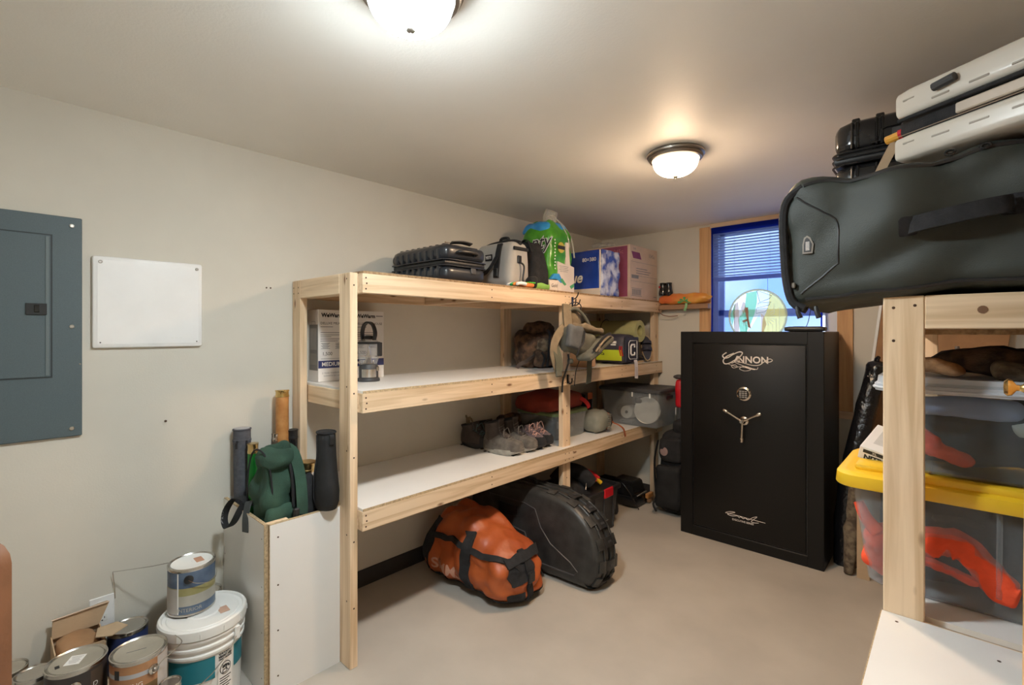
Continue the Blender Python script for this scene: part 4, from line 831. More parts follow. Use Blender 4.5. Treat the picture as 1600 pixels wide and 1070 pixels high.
for y, z in ((2.70, .06), (2.95, .06), (2.76, .22)): part('strap', strap(B(), [(-2.19, y, ZM+z+.06), (-2.17, y+.01, ZM+z+.02), (-2.185, y, ZM+.012)], .022, .004, (0, 1, 0)), blackf, CP)

SM = thing('sleeping_pad', 'rolled olive yellow foam camping mat lying on the middle shelf', 'camping mat', (-2.30, 3.85, ZM))
turns, th = 3.15, .0135; cyy, czz = 3.85, ZM+.275; sp = []; N_ = 110; R0 = .048
for i in range(N_+1): a = turns*2*PI*i/N_; r = R0+(th+.0012)*a/(2*PI); sp.append((a, r))
outer = [(cyy+(r+th/2)*math.cos(a-1.2), czz+(r+th/2)*math.sin(a-1.2)) for a, r in sp]; inner = [(cyy+(r-th/2)*math.cos(a-1.2), czz+(r-th/2)*math.sin(a-1.2)) for a, r in sp]
b = B(); xa, xb = -2.59, -2.02
V = [[[b.verts.new((x, p[0], p[1])) for p in cc_] for x in (xa, xb)] for cc_ in (outer, inner)]
for i in range(N_):
    for k in (0, 1): b.faces.new((V[k][0][i], V[k][0][i+1], V[k][1][i+1], V[k][1][i]))
    for e in (0, 1): b.faces.new((V[0][e][i], V[0][e][i+1], V[1][e][i+1], V[1][e][i]))
for i in (0, N_): b.faces.new((V[0][0][i], V[0][1][i], V[1][1][i], V[1][0][i]))
part('rolled_foam', b, padm, SM, smooth=40); part('tie_cord', tube(B(), [(-2.36, cyy+.101*math.cos(i*PI/14), czz+.101*math.sin(i*PI/14)) for i in range(28)], .003, 5, closed=True), blackf, SM)
single('stacked_blanket', soft(B(), .32, .22, .172, .05, 9, .008, 8, 2, None, (-2.42, 3.86, ZM)), blackf, 'dark folded blanket under the rolled foam mat', 'blanket', (-2.42, 3.86, ZM), smooth=60)
IP = thing('inflatable_bag', 'packed navy nylon bag with lime patch and white letter C', 'bag', (-2.10, 3.60, ZM))
b = soft(B(), .29, .25, .245, .065, 13, .007, 8, 7, None, (-2.105, 3.60, ZM)); ipt = tree_of(b)
part('body', b, navyf, IP, smooth=60)
b = soft(B(), .02, .215, .205, .009, 9, 0, c=(-1.966, 3.60, ZM+.018)); part('end_panel', b, navyd, IP, smooth=60)
lm = part('lime_patch', bx(-2.225, -1.985, 3.4655, 3.475, ZM+.03, ZM+.118, bev=.003), limen, IP, 'bright lime lower patch')
b = B(); txt(b, 'Ca', .03, (-2.16, 3.465, ZM+.085), (1, 0, 0), (0, 0, 1), bold=.001); part('lettering', b, ink, lm)
part('printed_logo', bx(-2.09, -2.035, 3.468, 3.474, ZM+.172, ZM+.190), whiteink, IP); part('printed_logo', bx(-2.085, -2.04, 3.467, 3.474, ZM+.155, ZM+.166), whiteink, IP)
part('valve', disc(B(), (-2.15, 3.470, ZM+.155), (0, -1, 0), .019, .008, 16), M('valve_tan', (.55, .42, .34), .5), IP)
for d in (0, .018): part('red_tab', strap(B(), [(-2.0+d, 3.468, ZM+.15), (-1.998+d, 3.460, ZM+.12), (-1.99+d, 3.466, ZM+.07)], .010, .003, (1, 0, 0)), redf, IP)
part('corner_seam', line_on(B(), ipt, [(-1.985, 3.66, ZM+.24), (-1.98, 3.52, ZM+.225), (-1.97, 3.49, ZM+.17), (-1.97, 3.485, ZM+.06)], .004), black, IP)
part('letter_mark', tube(B(), [(-1.9545, 3.60+.036*x, ZM+.118+.042*z) for x, z in ((.7, .45), (.7, 1), (-.6, 1), (-1, .7), (-1, -.7), (-.6, -1), (.7, -1), (.7, -.45))], .0075, 6), whiteink, IP)
part('letter_frame', tube(B(), [(-1.955, 3.60+.068*x, ZM+.118+.075*z) for x, z in ((1, 1), (-.7, 1), (-1, .75), (-1, -.75), (-.7, -1), (1, -1))], .003, 5, closed=True), whiteink, IP)
part('care_label', strap(B(), [(-1.958, 3.64, ZM+.035), (-1.95, 3.645, ZM+.01), (-1.948, 3.647, ZM-.06), (-1.946, 3.642, ZM-.12)], .055, .0012, (0, 1, 0)), M('label_white', (.72, .68, .70), .6), IP, 'white care label hanging over the rail')
b = B()
for i in range(7): quad(b, (-1.9455, 3.645, ZM-.03-.011*i), (0, 1, 0), (0, 0, 1), .036, .002)
part('label_print', b, greyink, IP, stuff=True)
def sandal(x, y, rz, tilt, label):
    t = thing('sandal', label, 'sandal', (x, y, ZM), rz, None, (tilt, 0, rz))
    ol = [(.045*math.sin(a)*(1+.15*math.cos(a)), .125*math.cos(a)) for a in [i*2*PI/22 for i in range(22)]]
    part('sole', prism(B(), ol, .0, .018, 'xy'), M('tan_sole', (.42, .31, .18), .7), t, local=True); part('footbed', prism(B(), [(x_*.9, y_*.93) for x_, y_ in ol], .0175, .022, 'xy'), navyd, t, local=True)
    for yy in (.045, -.02): part('strap', strap(B(), [(-.046, yy, .014), (-.035, yy, .045), (0, yy, .058), (.035, yy, .045), (.046, yy, .014)], .03, .004, (0, 1, 0)), navyd, t, local=True, smooth=60)
sandal(-2.06, 3.90, .35, 0, 'navy strapped sandal lying flat behind the navy bag'); sandal(-2.05, 3.945, 1.25, 0, 'navy sandal propped up against the far shelving post')
s = [x for x in bpy.data.objects if x.name.startswith('sandal')][-1]; s.rotation_euler = (math.radians(62), 0, math.radians(38)); s.location = (-2.02, 3.96, ZM+.115)
single('paper_sack', bx(-2.19, -2.02, 3.02, 3.15, ZM, ZM+.16, bev=.012, seg=2), M('tan_sack', (.52, .33, .2), .8, bump=.2, bs=20), 'small tan paper sack behind the hanging waist pack', 'paper sack', (-2.1, 3.08, ZM))

# waist pack hanging from the hook
HP = thing('waist_pack', 'olive and tan hunting waist pack hanging from the hook on the post', 'waist pack', (-1.90, 2.70, 1.40))
X0 = -1.86
part('main_pouch', rot(soft(B(), .16, .30, .17, .06, 11, .016, 9, 4, lambda p: Vector((p.x*(.75+.25*p.z/.17), p.y*(1.0-.25*(1-p.z/.17)), p.z)), (X0+.01, 2.64, 1.37)), math.radians(-14), 'X', (X0, 2.64, 1.45)), packg, HP, smooth=60)
part('slate_panel', rot(soft(B(), .05, .15, .15, .022, 8, .012, 10, 7, None, (X0+.062, 2.545, 1.40)), math.radians(-10), 'X', (X0, 2.6, 1.45)), packs, HP, smooth=60)
part('front_pouch', rot(soft(B(), .15, .34, .085, .04, 10, .010, 9, 14, lambda p: Vector((p.x, p.y, p.z*(1-.3*abs(p.y)/.17))), (X0+.06, 2.79, 1.375)), math.radians(24), 'X', (X0, 2.79, 1.42)), packg, HP, smooth=60)
part('lid_flap', rot(soft(B(), .14, .26, .05, .022, 9, .016, 10, 17, None, (X0+.02, 2.745, 1.515)), math.radians(-9), 'X', (X0, 2.74, 1.53)), packt, HP, smooth=60)
part('zip_line', strap(B(), [(X0+.13, 2.665, 1.40), (X0+.142, 2.74, 1.463), (X0+.13, 2.83, 1.50), (X0+.10, 2.93, 1.505)], .018, .006, (0, -.5, 1)), blackf, HP, smooth=60); part('zip_piping', tube(B(), [(X0+.14, 2.68, 1.39), (X0+.15, 2.75, 1.452), (X0+.14, 2.84, 1.486), (X0+.10, 2.955, 1.478)], .007, 6, sm=3), packt, HP)
part('curved_seam', tube(B(), [(X0+.092, 2.62, 1.525), (X0+.10, 2.60, 1.46), (X0+.10, 2.55, 1.41), (X0+.09, 2.54, 1.37)], .006, 6, sm=3), blackf, HP)
part('back_panel', strap(B(), [(X0-.03, 2.59, 1.70), (X0-.02, 2.58, 1.62), (X0, 2.565, 1.54), (X0, 2.56, 1.48)], .06, .018, (.35, 1, 0)), packt, HP, smooth=60)
part('lumbar_pad', soft(B(), .022, .17, .16, .01, 8, .008, 12, 6, lambda p: Vector((p.x, p.y*(1-.25*(p.z/.16)**2), p.z)), (X0-.035, 2.68, 1.53)), packt, HP, smooth=60)
part('frame_loop', tube(B(), [(X0-.02, 2.60, 1.66), (X0-.01, 2.66, 1.672), (X0, 2.73, 1.64), (X0+.01, 2.79, 1.575), (X0+.02, 2.80, 1.52)], .011, 8, sm=4), packg, HP, smooth=60); part('hang_loop', tube(B(), [(X0-.035, 2.60, 1.665), (X0-.043, 2.66, 1.712), (X0-.05, 2.745, 1.718), (X0-.03, 2.76, 1.69), (X0-.03, 2.73, 1.64)], .004, 6, sm=4), blackf, HP)
part('left_strap', strap(B(), [(X0-.01, 2.54, 1.55), (X0, 2.46, 1.50), (X0+.01, 2.405, 1.44), (X0+.01, 2.40, 1.38), (X0+.012, 2.43, 1.30), (X0+.012, 2.445, 1.265)], .055, .006, (.2, 1, -.2)), packt, HP, smooth=60)
part('hip_belt', strap(B(), [(X0+.01, 2.42, 1.42), (X0+.02, 2.44, 1.34), (X0+.02, 2.445, 1.27)], .062, .006, (.1, 1, 0)), webbing, HP, smooth=60); part('buckle', bx(X0+.01, X0+.024, 2.415, 2.475, 1.235, 1.275, bev=.006), packg, HP)
part('right_strap', strap(B(), [(X0, 2.84, 1.40), (X0-.01, 2.83, 1.30), (X0-.03, 2.86, 1.23), (X0-.05, 2.88, 1.155)], .048, .005, (.1, 1, 0)), webbing, HP, smooth=60)
part('dangling_cord', tube(B(), [(X0-.01, 2.58, 1.37), (X0+.01, 2.56, 1.33), (X0-.01, 2.565, 1.28), (X0-.04, 2.565, 1.20), (X0-.05, 2.57, 1.12)], .006, 6, sm=3), blackf, HP); part('dangling_cord', tube(B(), [(X0, 2.72, 1.36), (X0-.04, 2.715, 1.26), (X0-.055, 2.715, 1.15)], .003, 6, sm=3), blackf, HP)
part('zip_toggle', tube(B(), [(X0+.15, 2.71, 1.44), (X0+.155, 2.705, 1.41), (X0+.15, 2.70, 1.39)], .004, 6), packt, HP); part('cord_lock', soft(B(), .03, .04, .035, .012, 4, .004, 20, 2, None, (X0+.0, 2.59, 1.31)), packg, HP, smooth=60)
# ================================================================ ON THE LOWER SHELF (z = .72)
ZL = .7205
def boot(label, loc, rz, shaft, up, sole_m, lace_m, L=.30, wd=.108, trim=None, toe=None, group='hiking boots', tall_tongue=True):
    """boot pointing along local +x, heel at x = 0"""
    t = thing('boot', label, 'boot', loc, rz, group); b = B()
    ol = []
    for i in range(26):
        a = 2*PI*i/26; x = L/2+L/2*math.cos(a)*1.0; k = x/L
        ol.append((x, wd/2*math.sin(a)*(.80+.28*k)*(1.12-.25*(k-.68)**2*4)))
    def olz(k): return [(p[0]*(1-(1-k)*.0)+(L/2-p[0])*(1-k), p[1]*k) for p in ol]
    s = part('sole', loft(B(), [[(x, y, z+max(0, (x/L-.72))*.085) for x, y in olz(k)] for z, k in ((0, .95), (.006, 1), (.022, 1.02), (.032, .98))]), sole_m, t, local=True, smooth=50)
    b = B()
    for i in range(7):
        x = L*(.10+.12*i)
        box(b, x-.009, x+.009, -wd*.36, wd*.36, .0005, .006, bev=.002)
    part('tread_lugs', b, soled, s, local=True)
    ks = (.01, .05, .14, .26, .36, .46, .56, .68, .80, .90, .96, .995)
    tops = (.06, .085, .10, .105, .105, .10, .088, .078, .070, .062, .048, .02)
    rings = []
    for k, zt in zip(ks, tops):
        x = L*k; hw = wd/2*(.98*math.sqrt(max(.02, 1-((k-.5)/.5)**4)))*(.82+.22*k)
        rings.append([(x, hw*math.copysign(abs(math.cos(a))**.75, math.cos(a)), .026+max(0, k-.72)*.02+zt*max(0, math.sin(a))**.62) for a in [PI*i/14 for i in range(15)]])
    part('upper', loft(B(), rings), up, t, local=True, smooth=60)
    sh = []
    for z, cx_, a, bb in ((.04, .085, .075, .043), (.08, .085, .074, .045), (.105, .082, .068, .045), (.13, .078, .060, .045), (shaft-.012, .074, .060, .047), (shaft, .074, .063, .050)): sh.append([(cx_+a*math.cos(q), bb*math.sin(q), z-.012*math.cos(q)*(z > .12)*-1) for q in [2*PI*i/20 for i in range(20)]])
    sh.append([(.074+.052*math.cos(q), .040*math.sin(q), shaft+.002+.012*math.cos(q)) for q in [2*PI*i/20 for i in range(20)]]); sh.append([(.074+.045*math.cos(q), .034*math.sin(q), shaft-.04) for q in [2*PI*i/20 for i in range(20)]])
    part('shaft', loft(B(), sh), trim or up, t, local=True, smooth=60)
    part('collar', tube(B(), [(.074+.058*math.cos(q), .046*math.sin(q), shaft+.012*math.cos(q)) for q in [2*PI*i/20 for i in range(20)]], .007, 6, closed=True), blackf, t, local=True)
    part('tongue', strap(B(), [(.20, 0, .108), (.165, 0, .122), (.142, 0, .15), (.134, 0, shaft+.006), (.142, 0, shaft+.022)], .058, .010, (0, 1, 0)), trim or up, t, local=True, smooth=60)
    la = B()
    for i in range(4):
        x = .222-.024*i; z = .098+.008*i
        tube(la, [(x+.004, -.030, z-.008), (x, 0, z+.010), (x-.010, .030, z)], .0032, 5); tube(la, [(x+.004, .030, z-.008), (x, 0, z+.012), (x-.010, -.030, z)], .0032, 5)
    for i in range(3 if shaft > .15 else 1):
        z = .135+.018*i; tube(la, [(.146-.003*i, -.03, z), (.154-.003*i, 0, z+.008), (.146-.003*i, .03, z+.010)], .0032, 5)
    part('laces', la, lace_m, t, local=True)
    lp_ = B()
    for d in (-1, 1): tube(lp_, [(.155, 0, .140), (.172, d*.02, .165), (.178, d*.034, .14), (.182, d*.04, .115)], .0030, 5, sm=4)
    part('lace_loops', lp_, lace_m, t, local=True)
    if toe: part('toe_cap', loft(B(), [[(p[0]+.003*(i > 0), p[1]*1.03, p[2]*1.0+.002) for p in [q if q[2] < .085 else (q[0], q[1], .085) for q in r]] for i, r in enumerate(rings[8:])]), toe, t, local=True, smooth=60)
    return t
boot('dark boot with teal laces, outer one of the pair at the back left', (-2.595, 2.30, ZL), math.radians(2), .15, leather2, soled, tealace, .27, .10, None, soled, 'boots with teal laces')
boot('dark boot with teal laces, inner one of its pair, beside the tall grey boot', (-2.595, 2.425, ZL), math.radians(4), .15, leather2, soled, tealace, .27, .10, None, soled, 'boots with teal laces')
boot('tall grey muddy boot nearest the front rail', (-2.345, 2.275, ZL), math.radians(12), .20, leather, solem, leather, .30, .115, leather2, leather, 'grey hiking boots')
boot('tall grey boot half hidden behind its muddy twin', (-2.335, 2.405, ZL), math.radians(12), .20, leather, solem, leather, .30, .115, leather2, leather, 'grey hiking boots')
boot('mauve boot with pink laces beside the grey pair', (-2.325, 2.525, ZL), math.radians(6), .13, leather3, soled, pinklace, .285, .10, None, blackf, 'boots with pink laces')
boot('mauve boot with pink laces, the one next to the middle post', (-2.335, 2.632, ZL), math.radians(3), .13, leather3, soled, pinklace, .285, .10, None, blackf, 'boots with pink laces')
single('folded_jacket', soft(B(), .10, .50, .17, .045, 11, .022, 8, 2, None, (-2.51, 2.84, ZL)), darkcamo, 'dark folded clothing heaped behind the boots', 'clothing', (-2.51, 2.84, ZL), smooth=60)
single('straw_tuft', tube(tube(tube(B(), [(-2.545, 2.30, ZL+.12), (-2.545, 2.30, ZL+.18), (-2.53, 2.28, ZL+.21)], .007, 5, sm=3), [(-2.54, 2.30, ZL+.12), (-2.53, 2.32, ZL+.19), (-2.52, 2.33, ZL+.16)], .006, 5, sm=3), [(-2.53, 2.30, ZL+.12), (-2.525, 2.30, ZL+.195), (-2.515, 2.30, ZL+.18)], .012, 6, sm=3), packt, 'tan sock tuft poking out of the back left boot', 'sock', (-2.54, 2.30, ZL+.12))
BX = thing('black_canister', 'black canister with pale print behind the middle post', 'canister', (-2.175, 2.90, ZL))
part('body', lathe(B(), [(.001, ZL), (.052, ZL), (.054, ZL+.004), (.054, ZL+.15), (.048, ZL+.162), (.001, ZL+.163)], (-2.175, 2.905, 0), 24), blackg, BX); part('carry_loop', tube(B(), [(-2.16, 2.87, ZL+.16), (-2.16, 2.89, ZL+.185), (-2.16, 2.92, ZL+.185), (-2.16, 2.94, ZL+.16)], .004, 6, sm=3), steel, BX)
ab2 = A_(-2.175, 2.905)
b = B()
for i, w in enumerate((.5, .45, .35, .42, .6)): arc(b, (-2.175, 2.905), .0546, ab2-.5, ab2-.5+w, ZL+.13-.011*i, ZL+.134-.011*i, 4)
part('printed_lines', b, silverink, BX, stuff=True)

def open_bin(name, label, loc, w, d, h, wall_m, taper=.06, group=None, r=.03, th=.003, rim=.012):
    """clear plastic container: tapered walls with a rounded plan and thickness"""
    t = thing(name, label, 'storage box', loc, 0, group)
    def pl(k, q, z):
        W2, D2 = w/2*(1-taper*(1-k))-q, d/2*(1-taper*(1-k))-q; out = []
        for cx_, cy_, a0 in ((1, 1, 0), (-1, 1, 90), (-1, -1, 180), (1, -1, 270)):
            for i in range(5):
                a = math.radians(a0+22.5*i); out.append((cx_*(W2-r)+r*math.cos(a), cy_*(D2-r)+r*math.sin(a), z))
        return out
    part('tub', loft(B(), [pl(.0, .008, 0), pl(.0, 0, .008), pl(1, 0, h-rim), pl(1, -.006, h-rim), pl(1, -.006, h), pl(1, th, h), pl(0, th, .008)]), wall_m, t, local=True, smooth=50)
    return t, pl
GB, pl = open_bin('lidded_bin', 'clear plastic bin with a pale green lid behind the post', (-2.32, 3.00, ZL), .36, .42, .185, bin_m)
part('lid', loft(B(), [pl(1, -.008, .180), pl(1, -.010, .184), pl(1, -.010, .200), pl(1, 0, .206), pl(1, .03, .207)]), limecap, GB, local=True)
for i, (y, m) in enumerate(((2.90, greycloth), (3.08, palecloth))): single('bin_contents', soft(B(), .26, .14, .12 if i == 0 else .06, .04, 7, .02, 12, 4+i, None, (-2.32, y, ZL+.010)), m, ('dark cloth bundle inside the green lidded bin', 'pale cloth bundle at the end of the green lidded bin')[i], 'cloth', (-2.32, y, ZL+.01), smooth=60)
RJ = thing('red_bag', 'dark red nylon bag lying on the green lidded bin', 'bag', (-2.33, 2.97, ZL+.208))
part('body', soft(B(), .36, .46, .135, .05, 11, .022, 7, 4, lambda p: Vector((p.x, p.y, p.z*(1-.25*(p.y/.23)**2))), (-2.32, 2.965, ZL+.208)), redd, RJ, smooth=60); part('draw_strap', strap(B(), [(-2.16, 3.09, ZL+.30), (-2.125, 3.135, ZL+.27), (-2.11, 3.17, ZL+.235), (-2.11, 3.185, ZL+.205)], .032, .005, (.3, 1, .5)), redf, RJ, smooth=60)
SK = thing('stuff_sack', 'small grey green stuff sack with a rust coloured drawstring', 'stuff sack', (-2.12, 3.29, ZL))
part('body', soft(B(), .19, .20, .175, .07, 11, .008, 10, 5, lambda p: Vector((p.x, p.y+.02*(p.z/.17), p.z)), (-2.12, 3.285, ZL)), sackm, SK, smooth=60); part('rust_end', soft(B(), .15, .035, .145, .016, 7, .005, 14, 3, None, (-2.12, 3.390, ZL+.008)), rust, SK, 'rust coloured end', smooth=60)
for i in range(8): part('gather_fold', tube(B(), [(-2.026+.004*math.sin(i), 3.33-.006*(i % 2), ZL+.145-.016*i), (-2.021, 3.355, ZL+.142-.016*i), (-2.03, 3.375, ZL+.138-.016*i)], .007, 6, sm=2), sackm, SK, smooth=60)
part('carry_strap', strap(B(), [(-2.10, 3.36, ZL+.175), (-2.05, 3.388, ZL+.15), (-2.032, 3.405, ZL+.09), (-2.05, 3.405, ZL+.03)], .014, .004, (0, 1, .2)), blackf, SK); part('drawstring', strap(B(), [(-2.045, 3.405, ZL+.115), (-2.028, 3.41, ZL+.07), (-1.99, 3.425, ZL+.055), (-1.955, 3.45, ZL+.02), (-1.948, 3.465, ZL-.04)], .016, .004, (.1, 1, 0)), rust, SK)
LB = thing('lantern_box', 'dark lantern with an orange tag behind the stuff sack', 'lantern', (-2.30, 3.42, ZL))
part('frame', box(box(box(bx(-2.345, -2.255, 3.36, 3.375, ZL, ZL+.27, bev=.004), -2.345, -2.255, 3.455, 3.47, ZL, ZL+.27, bev=.004), -2.345, -2.255, 3.36, 3.47, ZL+.25, ZL+.28, bev=.005), -2.345, -2.255, 3.36, 3.47, ZL, ZL+.09, bev=.005), darkgrey, LB); part('inner_tube', disc(B(), (-2.30, 3.415, ZL+.09), (0, 0, 1), .028, .155, 14), blackg, LB); part('orange_tag', bx(-2.254, -2.250, 3.385, 3.45, ZL+.235, ZL+.29, bev=.001), M('orange_tag', (.45, .11, .03), .6), LB)
BB, pl = open_bin('lidded_bin', 'big clear bin with a black lid sticking out over the shelf front', (-2.055, 3.90, ZL), .56, .40, .30, bin_m, .10)
part('lid', loft(B(), [pl(1, -.010, .290), pl(1, -.014, .294), pl(1, -.014, .312), pl(1, -.004, .322), pl(1, .02, .324), pl(1, .05, .318)]), darkgrey, BB, local=True)
for y in (-.08, .08): part('latch_rib', bx(y+.12-.006, y+.12+.006, -.207, -.198, .25, .292, bev=.002), white, BB, local=True)
part('handle_slot', bx(.273, .284, -.06, .06, .235, .262, bev=.004), black, BB, local=True)
pr = thing('paper_plate', 'stack of pale paper plates seen through the big clear bin', 'plates', (-1.905, 3.775, ZL+.135), 0, None, (math.radians(78), 0, math.radians(6)))
part('plate_stack', lathe(B(), [(.001, 0), (.085, 0), (.108, .018), (.112, .020), (.112, .034), (.106, .033), (.082, .018), (.001, .018)], n=36), M('plate_white', (.80, .72, .62), .6), pr, local=True)
pt = thing('paper_roll', 'roll of white paper towel seen through the big clear bin', 'paper roll', (-2.105, 3.80, ZL+.10), 0, None, (math.radians(84), 0, math.radians(8)))
part('roll', lathe(B(), [(.014, -.13), (.052, -.13), (.055, -.12), (.055, .045), (.052, .05), (.014, .05), (.014, -.13)], n=28), M('tissue_white', (.74, .69, .62), .9), pt, local=True); part('core', lathe(B(), [(.014, .05), (.012, -.1), (.001, -.1)], n=16), black, pt, local=True)
single('dark_cloth', soft(B(), .36, .13, .13, .05, 9, .02, 9, 14, None, (-2.13, 3.98, ZL+.01)), greycloth, 'dark bundle at the back of the big clear bin', 'cloth', (-2.13, 3.98, ZL+.01), smooth=60)
single('plastic_pouch', soft(B(), .12, .08, .035, .015, 7, .010, 18, 4, None, (-2.10, 3.775, ZL+.009)), clearfilm, 'crumpled clear pouch at the bottom of the big clear bin', 'pouch', (-2.10, 3.775, ZL+.009), smooth=60)
single('black_glove', soft(B(), .07, .10, .05, .02, 7, .014, 20, 4, None, (-1.985, 3.79, ZL+.19)), blackf, 'black crumpled glove above the plates in the clear bin', 'glove', (-1.985, 3.79, ZL+.19), smooth=60)

# ================================================================ ON THE FLOOR UNDER THE SHELVES
DF = thing('duffel_bag', 'burnt orange waterproof duffel bag with black straps on the floor', 'duffel bag', (-2.12, 2.05, 0), math.radians(4))
def dff(p):
    k = (p.x+.36)/.72; h = .96 if k < .45 else .96-.34*((k-.45)/.55)**1.2
    if k < .18: h *= .80+.20*(k/.18)
    p.z *= h; s = 1-.10*abs(k-.42); p.y *= s*(1-.22*(p.z/.42)**2); p.y += .015*math.sin(k*5); return p
b = soft(B(), .755, .425, .435, .15, 25, .022, 4.6, 8, dff, (-.005, 0, 0), .45, .062, 7.0); dft = tree_of(b)
bs_ = shell_of(b, lambda p: p.z < .055, .005); part('body', b, orangef, DF, local=True, smooth=50)
part('black_base', bs_, blackf, DF, local=True, smooth=70)
def sod(nm, pts, w, th=.006, par=DF, up=.004): return part(nm, strap_on(B(), dft, pts, w, th+up), blackf, par, local=True, smooth=60)
sod('grab_strap', [(.03, -.16, .36), (.045, -.20, .28), (.04, -.22, .18), (.05, -.22, .09), (.06, -.21, .02)], .065, .009)
sod('side_strap', [(-.26, -.10, .36), (-.29, -.17, .28), (-.30, -.21, .17), (-.31, -.21, .05)], .075, .008)
sod('cross_strap', [(-.29, -.17, .27), (-.15, -.19, .29), (.02, -.20, .285), (.16, -.19, .27), (.27, -.15, .25), (.35, -.09, .22)], .032, .008)
part('end_patch', press_on(soft(B(), .02, .20, .13, .008, 9, 0, c=(.37, -.08, .14)), dft, .006), blackf, DF, local=True, smooth=60); part('corner_patch', press_on(soft(B(), .02, .12, .07, .008, 6, 0, c=(.36, -.13, .02)), dft, .005), blackf, DF, local=True, smooth=60)
sod('roll_top', [(.31, -.16, .25), (.34, -.06, .27), (.34, .06, .27), (.32, .14, .25)], .05, .014)
es = sod('end_strap', [(.30, -.03, .29), (.36, -.03, .24), (.38, -.03, .16), (.37, -.03, .03)], .042, .012); part('buckle', bx(.376, .396, -.055, -.005, .13, .19, bev=.005), black, es, local=True)
def cast_on(bm, tree, o):
    for v in bm.verts:
        l, n, _, _ = tree.ray_cast(Vector((v.co.x, -1, v.co.z)), Vector((0, 1, 0)))
        if l is not None: v.co = l+n*o
    return bm
b = B(); txt(b, 'SIMMS', .085, (-.135, -.26, .105), (1, 0, -.08), (0, -.08, 1), bold=.002); bmesh.ops.triangulate(b, faces=b.faces[:])
for _ in range(3): bmesh.ops.subdivide_edges(b, edges=[e for e in b.edges if e.calc_length() > .012], cuts=1); bmesh.ops.triangulate(b, faces=b.faces[:])
part('lettering', cast_on(b, dft, .003), M('faded_print', (.50, .26, .18), .7), DF, local=True)

BC = thing('bow_case', 'black moulded bow case with rounded ends standing on its edge', 'case', (-1.95, 2.46, 0), 0, None, (math.radians(-5), 0, math.radians(3)))
bp = [(-.60, .0), (.30, 0), (.37, .012), (.415, .055), (.44, .12), (.44, .21), (.41, .30), (.35, .385), (.26, .45), (.14, .492), (0, .505), (-.45, .505), (-.60, .46)]
def off(poly, d): return [(-.08+(x+.08)*(1-d/.50), .25+(z-.25)*(1-d/.25)) for x, z in poly]
def dens(poly):
    P_ = [Vector((x, 0, z)) for x, z in poly]; P_ = smooth_pts(P_+[P_[0]], 3)[:-1]; return [(p.x, max(0, p.z)) for p in P_]
bpd = dens(bp)
def shell(ys): return loft(B(), [[(x, y, z) for x, z in off(bpd, d)] for y, d in ys])
part('front_shell', shell(((-.124, .045), (-.122, .034), (-.115, .020), (-.10, .009), (-.08, .003), (-.05, 0), (-.018, 0), (-.014, .006))), bowm, BC, local=True, smooth=45); part('rear_shell', shell(((.014, .006), (.018, 0), (.05, 0), (.08, .004), (.105, .018), (.12, .05))), bowm, BC, local=True, smooth=45)
part('gasket_band', shell(((-.0165, .012), (-.012, .014), (.012, .014), (.0165, .012))), black, BC, local=True)
for y in (-.062, .058): part('edge_ridge', tube(B(), [(x, y, z) for x, z in off(bpd, -.002) if z > .03 and x > -.55], .007, 6), bowm, BC, local=True)
for k in (8, 13, 17, 20, 23, 26):
    if k < len(bpd):
        (x, z), (x2, z2) = off(bpd, -.004)[k], off(bpd, -.004)[(k+1) % len(bpd)]; tv = Vector((x2-x, 0, z2-z)).normalized()
        l_ = part('latch', strap(B(), [Vector((x, -.045, z)), Vector((x, -.03, z))+Vector((tv.z, 0, -tv.x))*.006, Vector((x, .03, z))+Vector((tv.z, 0, -tv.x))*.006, Vector((x, .045, z))], .055, .010, tv, 2), black, BC, local=True); part('latch_slot', strap(B(), [Vector((x, -.02, z))+Vector((tv.z, 0, -tv.x))*.012, Vector((x, .02, z))+Vector((tv.z, 0, -tv.x))*.012], .012, .004, tv, 0), darkgrey, l_, local=True)
for y0, y1 in ((-.104, -.050), (.046, .100)):
    for k in range(9, 31, 4):
        (x, z), (x2, z2) = bpd[k], bpd[(k+1) % len(bpd)]; tv = Vector((x2-x, 0, z2-z)).normalized(); nv = Vector((tv.z, 0, -tv.x))
        part('edge_block', strap(B(), [Vector((x, y0, z))-nv*(.012 if y0 < 0 else .0), Vector((x, y0*.4+y1*.6, z))+nv*.003, Vector((x, y1, z))-nv*(.0 if y0 < 0 else .012)], .062, .014, tv, 2), bowm, BC, local=True)
part('embossed_panel', tube(B(), [(-.42, -.124, .40), (-.12, -.125, .40), (-.03, -.125, .38), (.02, -.125, .28), (.10, -.126, .20), (.25, -.126, .13), (.30, -.124, .09), (.28, -.124, .065), (.02, -.126, .065), (-.06, -.126, .14), (-.10, -.126, .22), (-.3, -.126, .24)], .005, 6, closed=True), darkgrey, BC, local=True)
part('side_recess', bx(-.34, -.16, -.1285, -.124, .30, .37, bev=.01), black, BC, local=True)
for i in range(4): part('foot_rib', tube(B(), [(-.02+.012*i, -.126, .055-.014*i), (.03+.012*i, -.127, .04-.012*i)], .004, 5), darkgrey, BC, local=True)
part('carry_handle', tube(B(), [(-.28, -.02, .505), (-.27, -.02, .535), (-.12, -.02, .535), (-.11, -.02, .505)], .012, 8, sm=3), black, BC, local=True)
DB = single('dark_bag', soft(B(), .40, .15, .36, .06, 11, .02, 6, 31, None, (-2.34, 2.69, 0)), blackn, 'black soft bag in the dark behind the bow case', 'bag', (-2.34, 2.69, 0), smooth=60)

